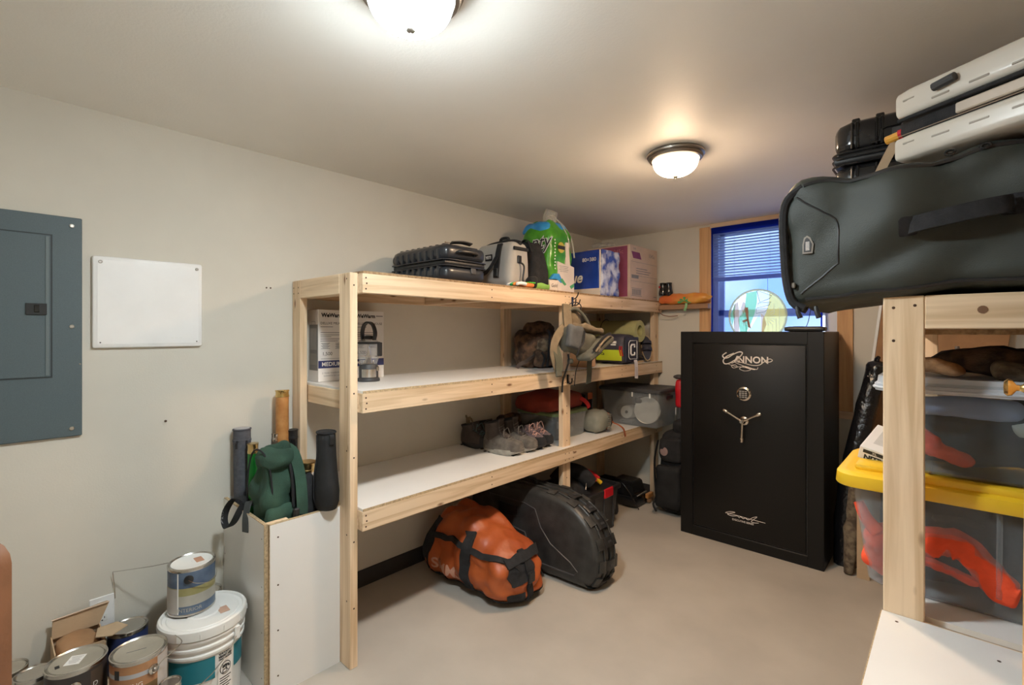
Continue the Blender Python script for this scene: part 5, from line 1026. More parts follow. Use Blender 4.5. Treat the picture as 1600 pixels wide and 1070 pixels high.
RT, pl = open_bin('open_tote', 'dark grey tote with a red latch holding a black jacket', (-2.165, 3.075, 0), .45, .56, .335, darkgrey, .10)
part('rim', loft(B(), [pl(1, -.004, .300), pl(1, -.016, .304), pl(1, -.018, .332), pl(1, -.010, .338), pl(1, .006, .336), pl(1, .006, .31)]), black, RT, local=True)
part('latch', bx(.232, .249, .035, .155, .275, .345, bev=.006), redp, RT, 'bright red latch', local=True)
for i in range(4): part('wall_rib', bx(.214, .226, -.2+.13*i, -.19+.13*i, .02, .295, bev=.003), darkgrey, RT, local=True)
part('side_handle', tube(B(), [(.14, .288, .22), (.14, .315, .20), (.05, .318, .16), (-.03, .315, .20), (-.03, .288, .22)], .014, 7, sm=3), black, RT, local=True)
JK = thing('jacket', 'black padded jacket heaped in the grey tote', 'jacket', (-2.17, 3.0, .06))
part('body', soft(B(), .36, .36, .40, .10, 12, .03, 7, 41, lambda p: Vector((p.x*(1-.3*p.z/.4), p.y*(1-.35*p.z/.4), p.z)), (-2.17, 3.0, .012)), blackf, JK, smooth=60); part('sleeve_fold', tube(B(), [(-2.25, 2.93, .39), (-2.18, 2.98, .47), (-2.08, 3.03, .455), (-2.03, 3.08, .38)], [.05, .06], 10, sm=4), blackf, JK, smooth=60); part('zip', tube(B(), [(-2.0, 2.98, .36), (-2.02, 3.02, .40), (-2.03, 3.05, .37)], .003, 5, sm=3), steel, JK)
RC = thing('red_strap_bundle', 'bright red rope bundle with a yellow end lying in the grey tote', 'rope', (-2.16, 3.2, .3))
part('bundle', tube(B(), [(-2.33, 3.14, .37), (-2.28, 3.15, .42), (-2.20, 3.17, .425), (-2.13, 3.20, .40), (-2.07, 3.23, .355)], [.03, .02], 9, sm=4), redf, RC, smooth=60); part('loop', tube(B(), [(-2.2, 3.12, .43), (-2.15, 3.16, .445), (-2.10, 3.22, .41), (-2.06, 3.25, .37)], .014, 8, sm=4), redp, RC, smooth=60); part('yellow_end', tube(B(), [(-2.075, 3.235, .37), (-2.045, 3.26, .335)], .016, 8), yellowp, RC); part('stay', soft(B(), .16, .12, .33, .03, 6, .01, 9, 4, None, (-2.2, 3.24, .012)), redd, RC, smooth=60)
single('hung_cloth', soft(B(), .12, .05, .26, .022, 9, .012, 9, 12, None, (-2.04, 3.40, .06)), blackf, 'black cloth hanging down the far side of the grey tote', 'cloth', (-2.04, 3.40, .06), smooth=60)
WI = thing('camp_stove', 'glossy black camp toaster with a wooden knob by the far post', 'stove', (-2.14, 3.88, 0))
part('base', soft(B(), .30, .24, .095, .02, 6, 0, c=(-2.16, 3.87, .006)), blackg, WI); part('lid', loft(B(), [[(-2.16+x*a, 3.87+y*bb, z) for x, y in ((-1, -1), (1, -1), (1, 1), (-1, 1))] for z, a, bb in ((.10, .115, .10), (.105, .12, .105), (.20, .10, .088), (.215, .085, .075))]), blackg, WI)
part('window', bx(-2.065, -2.058, 3.80, 3.93, .115, .185, bev=.003), M('smoked_glass', (.10, .10, .10), .08), WI); part('handle', tube(B(), [(-2.02, 3.79, .105), (-2.0, 3.80, .12), (-2.0, 3.92, .12), (-2.02, 3.94, .105)], .006, 6), steel, WI)
part('wood_knob', bx(-2.005, -1.975, 3.91, 4.01, .06, .10, bev=.004), tanwood, WI); part('knob', disc(B(), (-2.0, 3.96, .035), (1, 0, 0), .025, .02, 14), brown_card, WI); part('cord', tube(B(), [(-2.20, 3.74, .19), (-2.12, 3.70, .22), (-2.05, 3.70, .16), (-2.0, 3.73, .06), (-1.98, 3.75, .01)], .004, 6, sm=4), blackg, WI)
BP = thing('tall_backpack', 'tall black pack standing between the shelving and the safe', 'backpack', (-1.725, 3.93, 0))
part('body', soft(B(), .27, .23, .70, .09, 15, .014, 6, 51, lambda p: Vector((p.x*(1-.15*p.z/.7)+.02*p.z, p.y*(1-.2*p.z/.7), p.z)), (-1.735, 3.93, 0)), blackf, BP, smooth=60); part('lower_pocket', soft(B(), .22, .10, .36, .04, 9, .014, 8, 52, None, (-1.74, 3.81, .06)), blackn, BP, smooth=60); part('upper_pocket', soft(B(), .19, .08, .20, .035, 8, .012, 9, 53, None, (-1.735, 3.835, .44)), blackf, BP, smooth=60)
part('badge', disc(B(), (-1.775, 3.790, .53), (-.1, -1, .1), .035, .004, 18), M('badge_rose', (.30, .20, .19), .6), BP, 'round pale badge'); part('side_strap', strap(B(), [(-1.86, 3.86, .60), (-1.885, 3.85, .45), (-1.885, 3.85, .30), (-1.87, 3.85, .12)], .03, .005, (0, 1, 0)), blackf, BP); part('base_strap', tube(B(), [(-1.84, 3.79, .14), (-1.86, 3.77, .08), (-1.83, 3.765, .03)], .009, 6, sm=3), blackf, BP)
part('top_roll', soft(B(), .16, .17, .12, .045, 7, .012, 9, 54, None, (-1.665, 3.93, .67)), blackf, BP, smooth=60)
RH = thing('capped_tool', 'red sleeved tool with a dark cap sticking out of the black pack', 'tool', (-1.722, 3.97, .60))
part('shaft', tube(B(), [(-1.70, 3.95, .60), (-1.722, 3.975, .9)], .012, 10), darkgrey, RH); part('red_sleeve', soft(B(), .062, .062, .24, .026, 8, .006, 12, 3, None, (-1.722, 3.975, .88)), redp, RH, smooth=60); part('dark_cap', lathe(B(), [(.001, 1.118), (.03, 1.12), (.052, 1.132), (.048, 1.145), (.025, 1.155), (.001, 1.157)], (-1.722, 3.975, 0), 20), darkgrey, RH, smooth=60); part('white_tag', bx(-1.742, -1.738, 3.935, 3.948, .82, .88), whiteg, RH)

# ================================================================ THE SAFE
sx0, sx1, sy0, sy1, sh_ = -1.545, -.612, 3.585, 4.115, 1.52
SF = thing('gun_safe', 'large black steel safe with a three spoke handle below the window', 'safe', (-1.08, 3.85, 0))
b = bx(sx0, sx1, sy0+.012, sy1, 0, sh_, bev=.004)
for a in ((sx0, sx0+.092, 0, sh_), (sx1-.092, sx1, 0, sh_), (sx0+.09, sx1-.09, 1.436, sh_), (sx0+.09, sx1-.09, 0, .072)): box(b, a[0], a[1], sy0, sy0+.02, a[2], a[3], bev=.003)
part('body', b, safem, SF)
dr = part('door', bx(sx0+.100, sx1-.100, sy0-.002, sy0+.02, .081, 1.427, bev=.006, seg=2), safem, SF)
part('door_gap', bx(sx0+.088, sx1-.088, sy0+.0105, sy0+.0125, .068, 1.44), blackg, SF)
yd = sy0-.0022; cxd = -1.087
# script logo
def crv(pts, r=.0035): return tube(B(), [(x, yd-.0012, z) for x, z in pts], r, 6, sm=6)
def L_(u, v): return (-1.239+.334*u, 1.377-.124*v)    # logo box: u right 0..1, v down 0..1
lg = part('logo_flourish', crv([L_(.10, .05), L_(.02, .22), L_(.05, .36), L_(.13, .34), L_(.24, .14), L_(.36, .0), L_(.42, .06), L_(.36, .3), L_(.24, .52), L_(.14, .68), L_(.06, .70), L_(.03, .52), L_(.10, .28), L_(.25, .08)], .0042), silverink, dr)
part('logo_swash', crv([L_(.20, .66), L_(.30, .56), L_(.42, .60), L_(.60, .72), L_(.74, .70), L_(.84, .50), L_(.93, .34), L_(.99, .40), L_(.95, .50), L_(.86, .52)], .0028), silverink, dr)
part('logo_swash', crv([L_(.14, .72), L_(.24, .80), L_(.32, .86), L_(.28, .74), L_(.20, .78), L_(.24, .92), L_(.36, .84), L_(.50, .88), L_(.58, .98), L_(.46, 1.06), L_(.36, .94), L_(.46, .80), L_(.60, .90), L_(.70, .94), L_(.72, .82)], .0018), silverink, dr)
part('logo_swash', crv([L_(.28, .62), L_(.42, .76), L_(.56, .92), L_(.66, .96)], .0022), silverink, dr)
b = B(); txt(b, 'A', .066, (-1.239+.334*.315, yd-.001, 1.377-.124*.44), (1, 0, 0), (0, 0, 1), bold=.0015); txt(b, 'NNON', .064, (-1.239+.334*.62, yd-.001, 1.377-.124*.44), (1, 0, 0), (0, 0, 1), bold=.0015); part('logo_lettering', b, silverink, dr)
kp = part('keypad', disc(B(), (cxd, yd, 1.086), (0, -1, 0), .048, .022, 36), chrome, dr); part('keypad_face', disc(B(), (cxd, yd-.0215, 1.086), (0, -1, 0), .037, .003, 30), blackg, kp)
b = B()
for i in range(3):
    for j in range(4): box(b, cxd-.026+.0185*i, cxd-.0115+.0185*i, yd-.0275, yd-.0235, 1.059+.0135*j, 1.068+.0135*j, bev=.001)
part('keys', b, M('key_grey', (.25, .24, .23), .5), kp)
hb = part('handle_hub', disc(disc(B(), (cxd, yd, .898), (0, -1, 0), .030, .012, 24), (cxd, yd-.012, .898), (0, -1, 0), .019, .05, 20), chrome, dr)
for a in (150, 30, 270):
    d = Vector((math.cos(math.radians(a)), 0, math.sin(math.radians(a)))); c = Vector((cxd, yd-.045, .898)); tip = c+d*.142+Vector((0, -.012, 0))
    part('spoke', tube(B(), [c+d*.012, c+d*.07+Vector((0, -.006, 0)), c+d*.11+Vector((0, -.010, 0)), c+d*.112+Vector((0, -.010, 0)), c+d*.135+Vector((0, -.012, 0)), tip], [.008, .0065, .0075, .012, .0125, .008], 10), chrome, hb, smooth=50)
part('hub_bolt', disc(B(), (cxd, yd-.062, .898), (0, -1, 0), .010, .01, 6), steel, hb)
S2 = lambda u, v: (-1.214+.262*u, .242-.058*v)
sg = part('signature', crv([S2(.02, .22), S2(.14, .02), S2(.25, .0), S2(.14, .2), S2(.06, .42), S2(.18, .5), S2(.30, .36), S2(.34, .42), S2(.36, .52), S2(.40, .36), S2(.46, .50), S2(.52, .36), S2(.56, .5), S2(.62, .42), S2(.70, .1), S2(.80, -.08), S2(.72, .3), S2(.66, .62), S2(.74, .68), S2(.84, .58)], .0020), silverink, dr)
part('signature_bar', crv([S2(.0, .30), S2(.3, .30), S2(.62, .36), S2(1, .40)], .0016), silverink, dr)
b = B(); txt(b, 'EXECUTIVE SERIES', .0175, (cxd-.01, yd-.0008, .190), (1, 0, 0), (0, 0, 1), bold=.0005); part('lettering', b, silverink, dr)
part('hinge', disc(B(), (sx1-.05, sy0+.006, sh_-.002), (0, 0, 1), .006, .004, 10), safem, SF)
RO = thing('router', 'flat black device with a thin cable lying on top of the safe', 'device', (-.74, 3.68, sh_))
part('body', soft(B(), .235, .10, .034, .015, 6, 0, c=(-.735, 3.68, sh_)), black, RO, smooth=50); part('top_slot', bx(-.80, -.745, 3.655, 3.70, sh_+.0335, sh_+.0355, bev=.001), blackg, RO); part('cable', tube(B(), [(-.735, 3.70, sh_+.03), (-.725, 3.72, sh_+.07), (-.72, 3.78, sh_+.16), (-.715, 3.90, sh_+.25), (-.71, 4.05, sh_+.30)], .0025, 6, sm=4), black, RO); part('end_cap', disc(B(), (-.855, 3.68, sh_+.017), (-1, 0, 0), .012, .004, 12), darkgrey, RO)
# leaning things right of the safe
GC = thing('wrapped_case', 'long black plastic wrapped case leaning on the far wall right of the safe', 'case', (-.555, 3.86, 0))
pts = [(-.53, 3.80, .0), (-.53, 3.81, .30), (-.50, 3.85, .62), (-.44, 3.92, .98), (-.395, 3.97, 1.22), (-.385, 3.99, 1.33)]
P_ = smooth_pts(pts, 5); rings = []
for i, p in enumerate(P_):
    k = i/(len(P_)-1); w = .066*(1-.15*k)*(1 if k < .9 else math.sqrt(max(.04, 1-((k-.9)/.1)**2))); d_ = w*.8
    rings.append([(p.x+w*math.cos(a)*(1+.12*noise.noise(Vector((math.cos(a)*2, math.sin(a)*2, p.z*9)))), p.y+d_*math.sin(a)*(1+.2*noise.noise(Vector((math.cos(a)*3, 5, p.z*12)))), p.z) for a in [2*PI*j/18 for j in range(18)]])
part('wrap', loft(B(), rings), shinywrap, GC, smooth=70); part('tied_top', tube(B(), [(-.385, 3.99, 1.31), (-.382, 3.985, 1.34), (-.372, 3.975, 1.352)], [.018, .012], 8), shinywrap, GC, smooth=60)
single('camo_roll', soft(B(), .07, .12, .62, .03, 10, .012, 10, 61, lambda p: Vector((p.x+.05*p.z, p.y+.1*p.z, p.z)), (-.495, 3.68, 0)), camo, 'camouflage cloth roll standing in front of the wrapped case', 'cloth roll', (-.495, 3.68, 0), smooth=60)
CDX = thing('flat_carton', 'tall flat brown carton with a white edge leaning behind the right rack', 'carton', (-.36, 4.1, 0), 0, None, (math.radians(-2.0), math.radians(6.4), 0))
part('panel', bx(0, .62, 0, .055, .0, 1.70, bev=.003), brown_card, CDX, local=True); part('white_edge', bx(-.018, -.001, -.002, .05, .0, 1.71, bev=.002), whiteg, CDX, local=True)
CDX.location = (-.545, 4.035, .075)
single('cardboard_sheet', bx(-.45, -.385, 3.64, 3.665, 0, .42, bev=.002), tan_card, 'small piece of tan cardboard standing beside the camo roll', 'cardboard', (-.42, 3.65, 0))
# ================================================================ RIGHT RACK, BENCH AND STACK
RK = thing('shelving_unit', 'pine shelving rack at the right edge, loaded with clear totes and luggage', 'shelves', (.15, 2.3, 0))
board(RK, 'post', -.148, -.0605, 1.680, 1.718, 0, 1.616, wz); board(RK, 'post', .40, .486, 1.680, 1.718, 0, 1.616, wz)
board(RK, 'post', -.148, -.0605, 3.0, 3.038, 0, 1.616, wz); board(RK, 'post', .40, .486, 3.0, 3.038, 0, 1.616, wz)
board(RK, 'end_rail', -.0600, .3995, 1.681, 1.719, 1.527, 1.616, wx); board(RK, 'side_rail', -.147, -.109, 1.7185, 2.9995, 1.527, 1.616, wy); board(RK, 'side_rail', .45, .486, 1.7185, 2.9995, 1.527, 1.616, wy); board(RK, 'end_rail', -.0600, .3995, 2.9995, 3.037, 1.527, 1.616, wx)
part('shelf_board', bx(-.108, .449, 1.7195, 2.999, 1.512, 1.526), osb, RK); part('shelf_board', bx(-.108, .449, 1.7195, 2.999, 1.600, 1.6155), osb, RK)
board(RK, 'side_rail', -.147, -.109, 1.7185, 2.9995, .645, .734, wy); board(RK, 'end_rail', -.0600, .3995, 1.681, 1.719, .645, .734, wx)
lb = part('shelf_board', bx(-.108, .449, 1.7195, 2.999, .7345, .750), mela, RK, 'white coated shelf under the totes')
b = B()
for x, z in ((-.125, 1.585), (-.125, 1.495), (-.08, 1.59), (.38, 1.555)): disc(b, (x, 1.68, z), (0, -1, 0), .004, .0006)
part('screw_heads', b, screwm, RK, stuff=True)
b = B()
for x, z, rx_ in ((-.112, 1.498, .006), (-.080, 1.496, .009), (-.095, 1.20, .008), (-.11, 1.205, .004), (-.075, 1.02, .009), (.05, 1.575, .010)): disc(b, (x, 1.6803, z), (0, -1, 0), rx_, .0002, 12)
part('knots', b, stuff=True, parent=RK, mat=M('knot_brown', (.20, .10, .05), .7))
BN = thing('workbench', 'white topped bench running towards the camera at the lower right', 'bench', (.17, 1.35, 0))
bt = part('bench_top', bx(-.150, .488, 1.02, 1.678, .735, .7505), mela, BN); part('raw_edge', bx(-.1525, -.1502, 1.02, 1.678, .735, .750), edge, bt)
for x in (-.145, .40):
    for y in (1.03, 1.59): board(BN, 'leg', x, x+.088, y, y+.038, 0, .7345, wz)
board(BN, 'apron', -.056, .399, 1.03, 1.068, .645, .7345, wx)
for x, y in ((-.115, 1.635), (.075, 1.60)): part('screw_head', disc(B(), (x, y, .7505), (0, 0, 1), .004, .0006), screwm, BN)
# orange stained cupboard edge at the very right
CU = thing('cupboard', 'orange stained wooden cupboard with brass knob at the right edge', 'cupboard', (.293, 1.2, .751), 0, None, (0, math.radians(.35), 0))
part('carcass', bx(-.194, .184, -.165, .165, .0005, 1.262, bev=.002), stain, CU, local=True); part('side_panel', bx(-.199, -.1935, -.15, .150, .05, 1.215, bev=.0015), M('pale_orange_wood', (.78, .42, .16), .4, var=.1), CU, local=True)
part('knob', lathe(B(), [(.001, 0), (.010, 0), (.006, .006), (.006, .012), (.015, .018), (.017, .024), (.012, .029), (.001, .030)], n=20), brass, CU, local=True, smooth=60)
k = [c for c in CU.children if c.name.startswith('knob')][0]; k.rotation_euler = (0, -PI/2, 0); k.location = (-.199, .135, .660)

# ---- clear totes
def contents(label, w, d, h, c, m, seed, amp=.03, fn=None, r=.05, name='folded_clothes', cat='clothing', sc=9): return single(name, soft(B(), w, d, h, r, 12, amp, sc, seed, fn, c), m, label, cat, c, smooth=60)
zt0 = .7515; TW, TD, TH = .66, .44, .305; tcx, tcy = .066, 2.0
T1, pl = open_bin('clear_tote', 'clear tote with a yellow lid on the white rack shelf', (tcx, tcy, zt0), TW-.05, TD-.05, TH, tote_m, .12, r=.045)
def lidring(w, d, r, z):
    out = []
    for cx_, cy_, a0 in ((1, 1, 0), (-1, 1, 90), (-1, -1, 180), (1, -1, 270)):
        for i in range(6): a = math.radians(a0+18*i); out.append((cx_*(w/2-r)+r*math.cos(a), cy_*(d/2-r)+r*math.sin(a), z))
    return out
lid = part('lid', loft(B(), [lidring(TW-.04, TD-.04, .05, TH-.006), lidring(TW+.03, TD-.004, .06, TH-.010), lidring(TW+.036, TD+.002, .06, TH-.004), lidring(TW+.03, TD-.004, .06, TH+.026), lidring(TW+.005, TD-.03, .055, TH+.034), lidring(TW-.02, TD-.05, .05, TH+.034)]), yellowp, T1, 'bright yellow lid', local=True, smooth=50)
for x0, x1, y0, y1 in ((-.30, -.215, -.16, -.06), (-.30, -.215, -.01, .16), (-.20, -.12, -.13, .13), (.12, .29, -.15, .15)): part('lid_rib', bx(x0, x1, y0, y1, TH+.031, TH+.052, bev=.010, seg=2), yellowp, lid, local=True)
part('lid_rib', bx(-.20, .32, -.205, -.165, TH+.030, TH+.054, bev=.008, seg=2), yellowp, lid, local=True)
part('lid_rib', bx(-.31, -.16, .10, .20, TH+.030, TH+.066, bev=.012, seg=2), yellowp, lid, local=True)
part('side_handle', bx(-.325, -.30, -.06, .06, TH-.045, TH-.018, bev=.006), tote_m, T1, local=True)
for x in (-.15, .02, .16): part('wall_rib', tube(B(), [(x, -.196, .285), (x*.94, -.182, .06)], .006, 6), tote_m, T1, local=True)
contents('dark slate clothing filling the yellow lidded tote', .50, .26, .262, (tcx, tcy+.035, zt0+.013), slate, 71, .03)
contents('orange safety vest folded at the left end of the yellow lidded tote', .15, .09, .13, (tcx-.205, tcy-.115, zt0+.03), hiviz, 72, .028, lambda p: Vector((p.x, p.y, p.z)), .04, 'safety_vest', 'vest', 14)
single('safety_vest', tube(tube(B(), [(-.225, 1.86, .985), (-.205, 1.855, .94), (-.175, 1.85, .905)], [.014, .022], 9, sm=3), [(-.215, 1.852, .955), (-.19, 1.852, .93)], .012, 8), hiviz, 'small orange corner above the folded vest in the yellow lidded tote', 'vest', (-.2, 1.855, .9), smooth=60)
def ribbon_cloth(pts, rr, flat=.55):
    P = smooth_pts(pts, 7); rings = []; n = len(P)
    for i, p in enumerate(P):
        t = (P[min(n-1, i+1)]-P[max(0, i-1)]).normalized(); u = Vector((0, 1, 0)); v = t.cross(u).normalized(); k = i/(n-1)
        r = (rr[0]+(rr[-1]-rr[0])*k)*(.25+.75*min(1, k*9, (1-k)*9)**.5)
        rings.append([p+(u*flat*math.cos(a)+v*math.sin(a))*r*(1+.38*noise.noise(Vector((math.cos(a)*1.6, math.sin(a)*1.6, k*7+p.x*9)))) for a in [2*PI*j/20 for j in range(20)]])
    return loft(B(), rings)
single('safety_vest', ribbon_cloth([(-.10, 1.838, .895), (-.03, 1.832, .925), (.02, 1.832, .918), (.065, 1.832, .865), (.105, 1.832, .828), (.125, 1.834, .82)], [.040, .034]), hiviz, 'long folded orange vest against the front wall of the yellow lidded tote', 'vest', (0, 1.84, .85), smooth=60)
single('safety_vest', ribbon_cloth([(-.10, 1.832, .865), (-.05, 1.830, .858), (.0, 1.830, .845), (.05, 1.830, .83)], [.014, .012]), hiviz, 'thin orange strip below the long folded orange vest', 'vest', (-.03, 1.83, .84), smooth=60)
for i, pts in enumerate((((-.05, 1.833, .985), (.0, 1.829, .995), (.06, 1.832, .99)), ((.14, 1.833, .93), (.17, 1.83, .90), (.19, 1.832, .94)))): single('cloth_fold', ribbon_cloth(pts, [.010, .008]), palecloth if i else greycloth, ('grey cloth fold high in the yellow lidded tote', 'pale cloth fold at the right of the yellow lidded tote')[i], 'cloth', pts[1], smooth=60)
zt1 = zt0+TH+.0555
T2, pl2 = open_bin('clear_tote', 'cloudy clear tote stacked on the yellow lidded one', (.115, 2.0, zt1), .56, .38, .262, tote_t, .10, r=.045)
l2 = part('lid', loft(B(), [lidring(.555, .375, .05, .235), lidring(.595, .40, .055, .232), lidring(.598, .402, .055, .252), lidring(.585, .392, .05, .254), lidring(.58, .388, .05, .275), lidring(.55, .36, .05, .277), lidring(.52, .33, .05, .270)]), lidwhite, T2, 'translucent white lid', local=True, smooth=50)
part('lid_rim', tube(B(), [(x, y, .2415) for x, y, z in lidring(.600, .404, .055, 0)], .004, 6, closed=True), lidwhite, l2, local=True)
contents('grey and dark clothing filling the upper tote', .46, .24, .17, (.115, 2.02, zt1+.012), greycloth, 81, .03)
contents('pale blue cloth under the lid of the upper tote', .24, .05, .06, (.02, 1.862, zt1+.165), bluecloth, 84, .014, None, .02)
single('safety_vest', ribbon_cloth([(-.10, 1.852, zt1+.105), (-.065, 1.846, zt1+.095), (-.04, 1.847, zt1+.07), (.0, 1.847, zt1+.055), (.04, 1.848, zt1+.045)], [.030, .016]), hiviz, 'crumpled orange vest in the upper tote near the post', 'vest', (-.03, 1.85, zt1+.03), smooth=60)
single('cloth_fold', ribbon_cloth([(.115, 1.847, zt1+.14), (.14, 1.843, zt1+.15), (.17, 1.846, zt1+.13)], [.016, .018]), palecloth, 'pale crumpled cloth at the right of the upper tote', 'cloth', (.14, 1.845, zt1+.12), smooth=60)
contents('brown camouflage clothes heaped on the upper tote lid', .36, .22, .085, (.12, 2.02, zt1+.2785), darkcamo, 91, .022, lambda p: Vector((p.x, p.y, p.z*(1-.35*(p.x/.18)**2))), .04)
contents('olive camouflage sleeve lying at the front of the brown heap', .17, .07, .05, (.16, 1.868, zt1+.2785), camo, 95, .014, None, .022)
contents('tan straw coloured cloth on the upper tote lid beside the post', .13, .12, .055, (-.045, 1.95, zt1+.2785), M('straw_cloth', (.42, .22, .10), .9, var=.3, vs=30, bump=.5, bs=50), 93, .012, lambda p: Vector((p.x, p.y, p.z*(1-.4*(p.x/.065)**2))), .025)
st = single('white_stick', tube(B(), [(.006, 2.16, zt1+.279), (.004, 2.16, zt1+.36)], .006, 8), whiteg, 'short white stick standing behind the straw coloured cloth', 'stick', (.006, 2.16, zt1+.279))
GL = thing('glove_box', 'white carton of nitrile gloves tipped on the yellow lid', 'box', (-.175, 2.02, zt0+TH+.063), 0, None, (math.radians(16), math.radians(14), math.radians(-6)))
part('carton', bx(-.05, .065, -.09, .09, .0, .045, bev=.002), white_card, GL, local=True)
b = B(); txt(b, 'NITRILE', .0225, (.005, -.0906, .0115), (1, 0, 0), (0, 0, 1), bold=.0012); quad(b, (-.008, -.0906, .032), (1, 0, 0), (0, 0, 1), .062, .012); part('lettering', b, ink, GL, local=True)
b = B(); txt(b, 'XL', .011, (-.008, -.0912, .032), (1, 0, 0), (0, 0, 1)); part('size_mark', b, whiteink, GL, local=True); b = B(); quad(b, (0, 0, .0456), (1, 0, 0), (0, 1, 0), .05, .10); part('opening', b, M('carton_grey', (.55, .53, .5), .6), GL, local=True)

# ---- big dark green duffel across the rack
DG = thing('rolling_duffel', 'large dark green duffel bag lying across the top of the right rack', 'duffel bag', (.02, 1.95, 1.617))
Lx0, Lx1 = -.397, .44
def dgf(p):
    k = p.x+.42
    if k < .27: p.z = p.z-.045*(1-k/.27)**1.5*(1-p.z/.39)
    p.z += .018*math.exp(-((p.x+.16)/.12)**2)*(p.z/.39)*-1; p.z += .02*max(0, p.x)*(p.z/.39); return p
b = soft(B(), .84, .60, .368, .062, 31, .008, 4, 101, dgf, (.022, 1.942, 1.6175), .35, .045, 5.5); dgt = tree_of(b)
part('body', b, bagm, DG, smooth=60)
yf = 1.6375
def cr(pts, r=.005, m=black, name='seam', y=yf, sm=3):
    q = [Vector((x, y-.004, z)) for x, z in pts]
    if not sm: q = [a.lerp(c, i/8) for a, c in zip(q, q[1:]) for i in range(8)]+[q[-1]]
    return part(name, line_on(B(), dgt, q, r, 3 if sm else 1), m, DG)
cr([(-.365, 1.921), (-.253, 1.845), (-.250, 1.713), (-.346, 1.627)], .0032, black, sm=0)
cr([(-.335, 1.958), (-.26, 1.972), (-.13, 1.950), (.0, 1.972), (.12, 1.985), (.40, 1.99)], .007, black, 'top_piping', 1.655)
cr([(-.33, 1.60), (-.25, 1.607), (-.18, 1.626), (-.05, 1.630), (.15, 1.634), (.40, 1.636)], .006, black, 'bottom_piping', 1.652)
zp = [(-.335, 1.955), (-.375, 1.925), (-.388, 1.87), (-.385, 1.76), (-.378, 1.67), (-.362, 1.61), (-.33, 1.588)]
part('zip_band', tube(B(), [(x-.004, 1.664, z) for x, z in zp], .012, 8, sm=4), blackf, DG); part('tan_gusset', strap(B(), [(x-.013, 1.70, z) for x, z in zp[1:-1]], .030, .006, (0, 1, 0), 4), tanzip, DG, 'tan zip tape', smooth=60); part('rear_zip_band', tube(B(), [(x-.012, 1.735, z) for x, z in zp], .013, 8, sm=4), blackf, DG)
for x, y in ((-.352, 1.652), (-.305, 1.66)): part('zip_pull', tube(B(), [(x, y, 1.594), (x+.004, y-.006, 1.578), (x+.01, y-.004, 1.560)], [.005, .008], 7), black, DG)
part('zip_slider', bx(-.366, -.356, 1.648, 1.662, 1.652, 1.668, bev=.002), nickel, DG)
yb_ = dgt.find_nearest((-.324, 1.63, 1.778))[0].y-yf; bd = part('badge', prism(B(), [(-.338, 1.752), (-.312, 1.752), (-.309, 1.78), (-.318, 1.80), (-.326, 1.806), (-.334, 1.80), (-.338, 1.78)], yf+yb_-.003, yf+yb_+.004), nickel, DG, 'small metal badge'); part('badge_face', prism(B(), [(-.334, 1.757), (-.316, 1.757), (-.313, 1.779), (-.320, 1.795), (-.326, 1.80), (-.331, 1.795), (-.334, 1.779)], yf+yb_-.0042, yf+yb_-.0028), darkgrey, bd)
b = B(); [quad(b, (-.3245, yf+yb_-.0046, 1.763+.0045*i), (1, 0, 0), (0, 0, 1), .010, .0025) for i in range(6)]; part('lettering', b, silverink, bd, stuff=True)
part('carry_handle', strap(B(), [(-.088, 1.640, 1.795), (-.075, 1.622, 1.798), (-.02, 1.612, 1.805), (.04, 1.612, 1.814), (.085, 1.622, 1.82), (.098, 1.640, 1.822)], .042, .010, (0, .1, 1)), blackf, DG, smooth=60)
for x, z in ((-.092, 1.797), (.10, 1.822)): part('handle_anchor', press_on(soft(B(), .04, .012, .05, .005, 5, 0, c=(x, yf, z-.025)), dgt, .004), blackf, DG)
for x in (-.01, .055): part('zip_pull', tube(B(), [(x+.009*math.cos(a_), 1.655, 1.975+.006*math.sin(a_)) for a_ in [i*PI/5 for i in range(10)]], .0035, 6, closed=True), blackg, DG)

# ---- cream hard case and black hard case on top of it
ztp = 2.0
WC = thing('hard_case', 'cream hard shell suitcase on top of the green duffel', 'suitcase', (-.136, 1.762, ztp), math.radians(-31.9))
WL, WD_, WH = .45, .34, .205
def wx_box(nm, z0, z1, r=.02): return part(nm, soft(B(), WL, WD_, z1-z0, r, 9, 0, c=(WL/2, WD_/2, z0)), whitecase, WC, local=True, smooth=50)
lo_, up_ = wx_box('lower_shell', 0, .075), wx_box('upper_shell', .118, WH, .026)
part('gusset', soft(B(), WL-.02, WD_-.02, .06, .02, 8, .003, 20, 3, None, (WL/2, WD_/2, .066)), blackf, WC, 'black stretched gusset', local=True)
part('gusset_flap', bx(.16, WL-.03, -.003, .008, .077, .104, bev=.003), M('cream_tape', (.50, .42, .34), .5), WC, local=True); part('zip_line', tube(B(), [(.02, -.001, .1145), (WL-.02, -.001, .1145)], .006, 6), blackf, WC, local=True); part('lower_line', tube(B(), [(.02, -.001, .071), (WL-.02, -.001, .071)], .0016, 5), M('cream_line_dark', (.25, .19, .14), .6), WC, local=True)
for i in range(4):
    x = .10+.085*i; part('recess', bx(x, x+.05, -.0012, .01, .137, .150, bev=.005), M('cream_recess', (.34, .30, .25), .5), up_, local=True); part('recess', bx(x, x+.05, -.0012, .01, .034, .047, bev=.005), M('cream_recess_low', (.34, .30, .25), .5), lo_, local=True); part('stud', disc(B(), (x+.02, .026, WH-.007), (0, -.7, .7), .007, .004, 10), whitecase, up_, local=True)
for z, s_ in ((.165, up_), (.045, lo_)): part('recess', bx(.03, .062, -.0012, .01, z, z+.006, bev=.002), M('cream_line', (.40, .36, .30), .5), s_, local=True)
part('latch', tube(B(), [(.115, -.010, .165), (.165, -.010, .170)], .011, 10), darkgrey, WC, local=True)
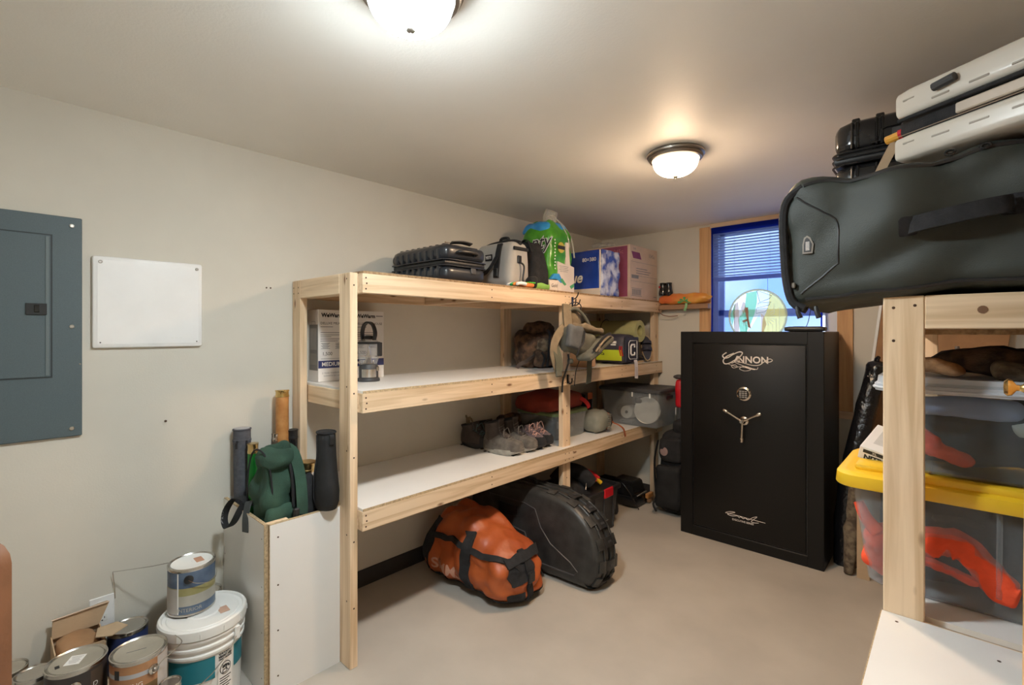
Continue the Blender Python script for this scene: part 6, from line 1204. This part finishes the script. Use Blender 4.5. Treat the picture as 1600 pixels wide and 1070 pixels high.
for x in (.10, .150, .165): part('latch_groove', bx(x, x+.008, .012, .020, .182, .197, bev=.002), brown_card, up_, local=True)
HC = thing('hard_case', 'glossy black hard case behind the cream suitcase', 'suitcase', (-.075, 2.30, ztp))
HL, HW, HH = .51, .40, .285
def hb_(nm, z0, z1): return part(nm, soft(B(), HL, HW, z1-z0, .045, 9, 0, c=(0, 0, z0)), blackg, HC, local=True, smooth=50)
l1, u1 = hb_('lower_shell', 0, .130), hb_('upper_shell', .155, HH)
part('seam_band', soft(B(), HL+.008, HW+.008, .05, .022, 7, 0, c=(0, 0, .118)), black, HC, local=True); 
for z in (.122, .144, .164): part('seam_ridge', tube(B(), [(x, y, z) for x, y, q in lidring(HL+.012, HW+.012, .046, 0)], .004, 6, closed=True), blackg, HC, local=True)
for x in (-.19, -.12, -.03, .06, .15): 
    for z0, z1, s_ in ((.02, .112, l1), (.172, HH-.015, u1)): part('rib', box(box(bx(x-.012, x-.004, -HW/2-.005, -HW/2+.01, z0, z1, bev=.003), x+.004, x+.012, -HW/2-.005, -HW/2+.01, z0, z1, bev=.003), x-.012, x+.012, -HW/2+.02, HW/2-.02, z1-.0, z1+.018 if s_ is u1 else z1, bev=.003), blackg, s_, local=True)
part('raised_frame', tube(B(), [(-.145, -HW/2-.002, .18), (-.12, -HW/2-.002, .183), (-.115, -HW/2-.002, .22), (-.10, -HW/2-.002, .226), (.2, -HW/2-.002, .232)], .004, 6), blackg, u1, local=True)
lk = part('combination_lock', bx(-.085, .02, -HW/2-.008, -HW/2+.01, .185, .218, bev=.003), darkgrey, HC, local=True)
for x in (-.055, -.03): part('dial', disc(B(), (x, -HW/2-.008, .198), (0, -1, 0), .004, .003, 10), whiteg, lk, local=True)
LT = thing('luggage_tag', 'orange luggage tag on a tan strap between the two hard cases', 'tag', (-.145, 1.90, 2.06))
part('tag', tube(B(), [(-.152, 1.815, 2.088), (-.112, 1.80, 2.094)], .012, 10), orangebag, LT); part('collar', tube(B(), [(-.122, 1.802, 2.093), (-.108, 1.799, 2.095)], .014, 10), redp, LT); part('strap', strap(B(), [(-.13, 1.812, 2.078), (-.15, 1.82, 2.04), (-.172, 1.83, 1.995)], .024, .004, (1, 0, .4)), tan_card, LT)
# ================================================================ END
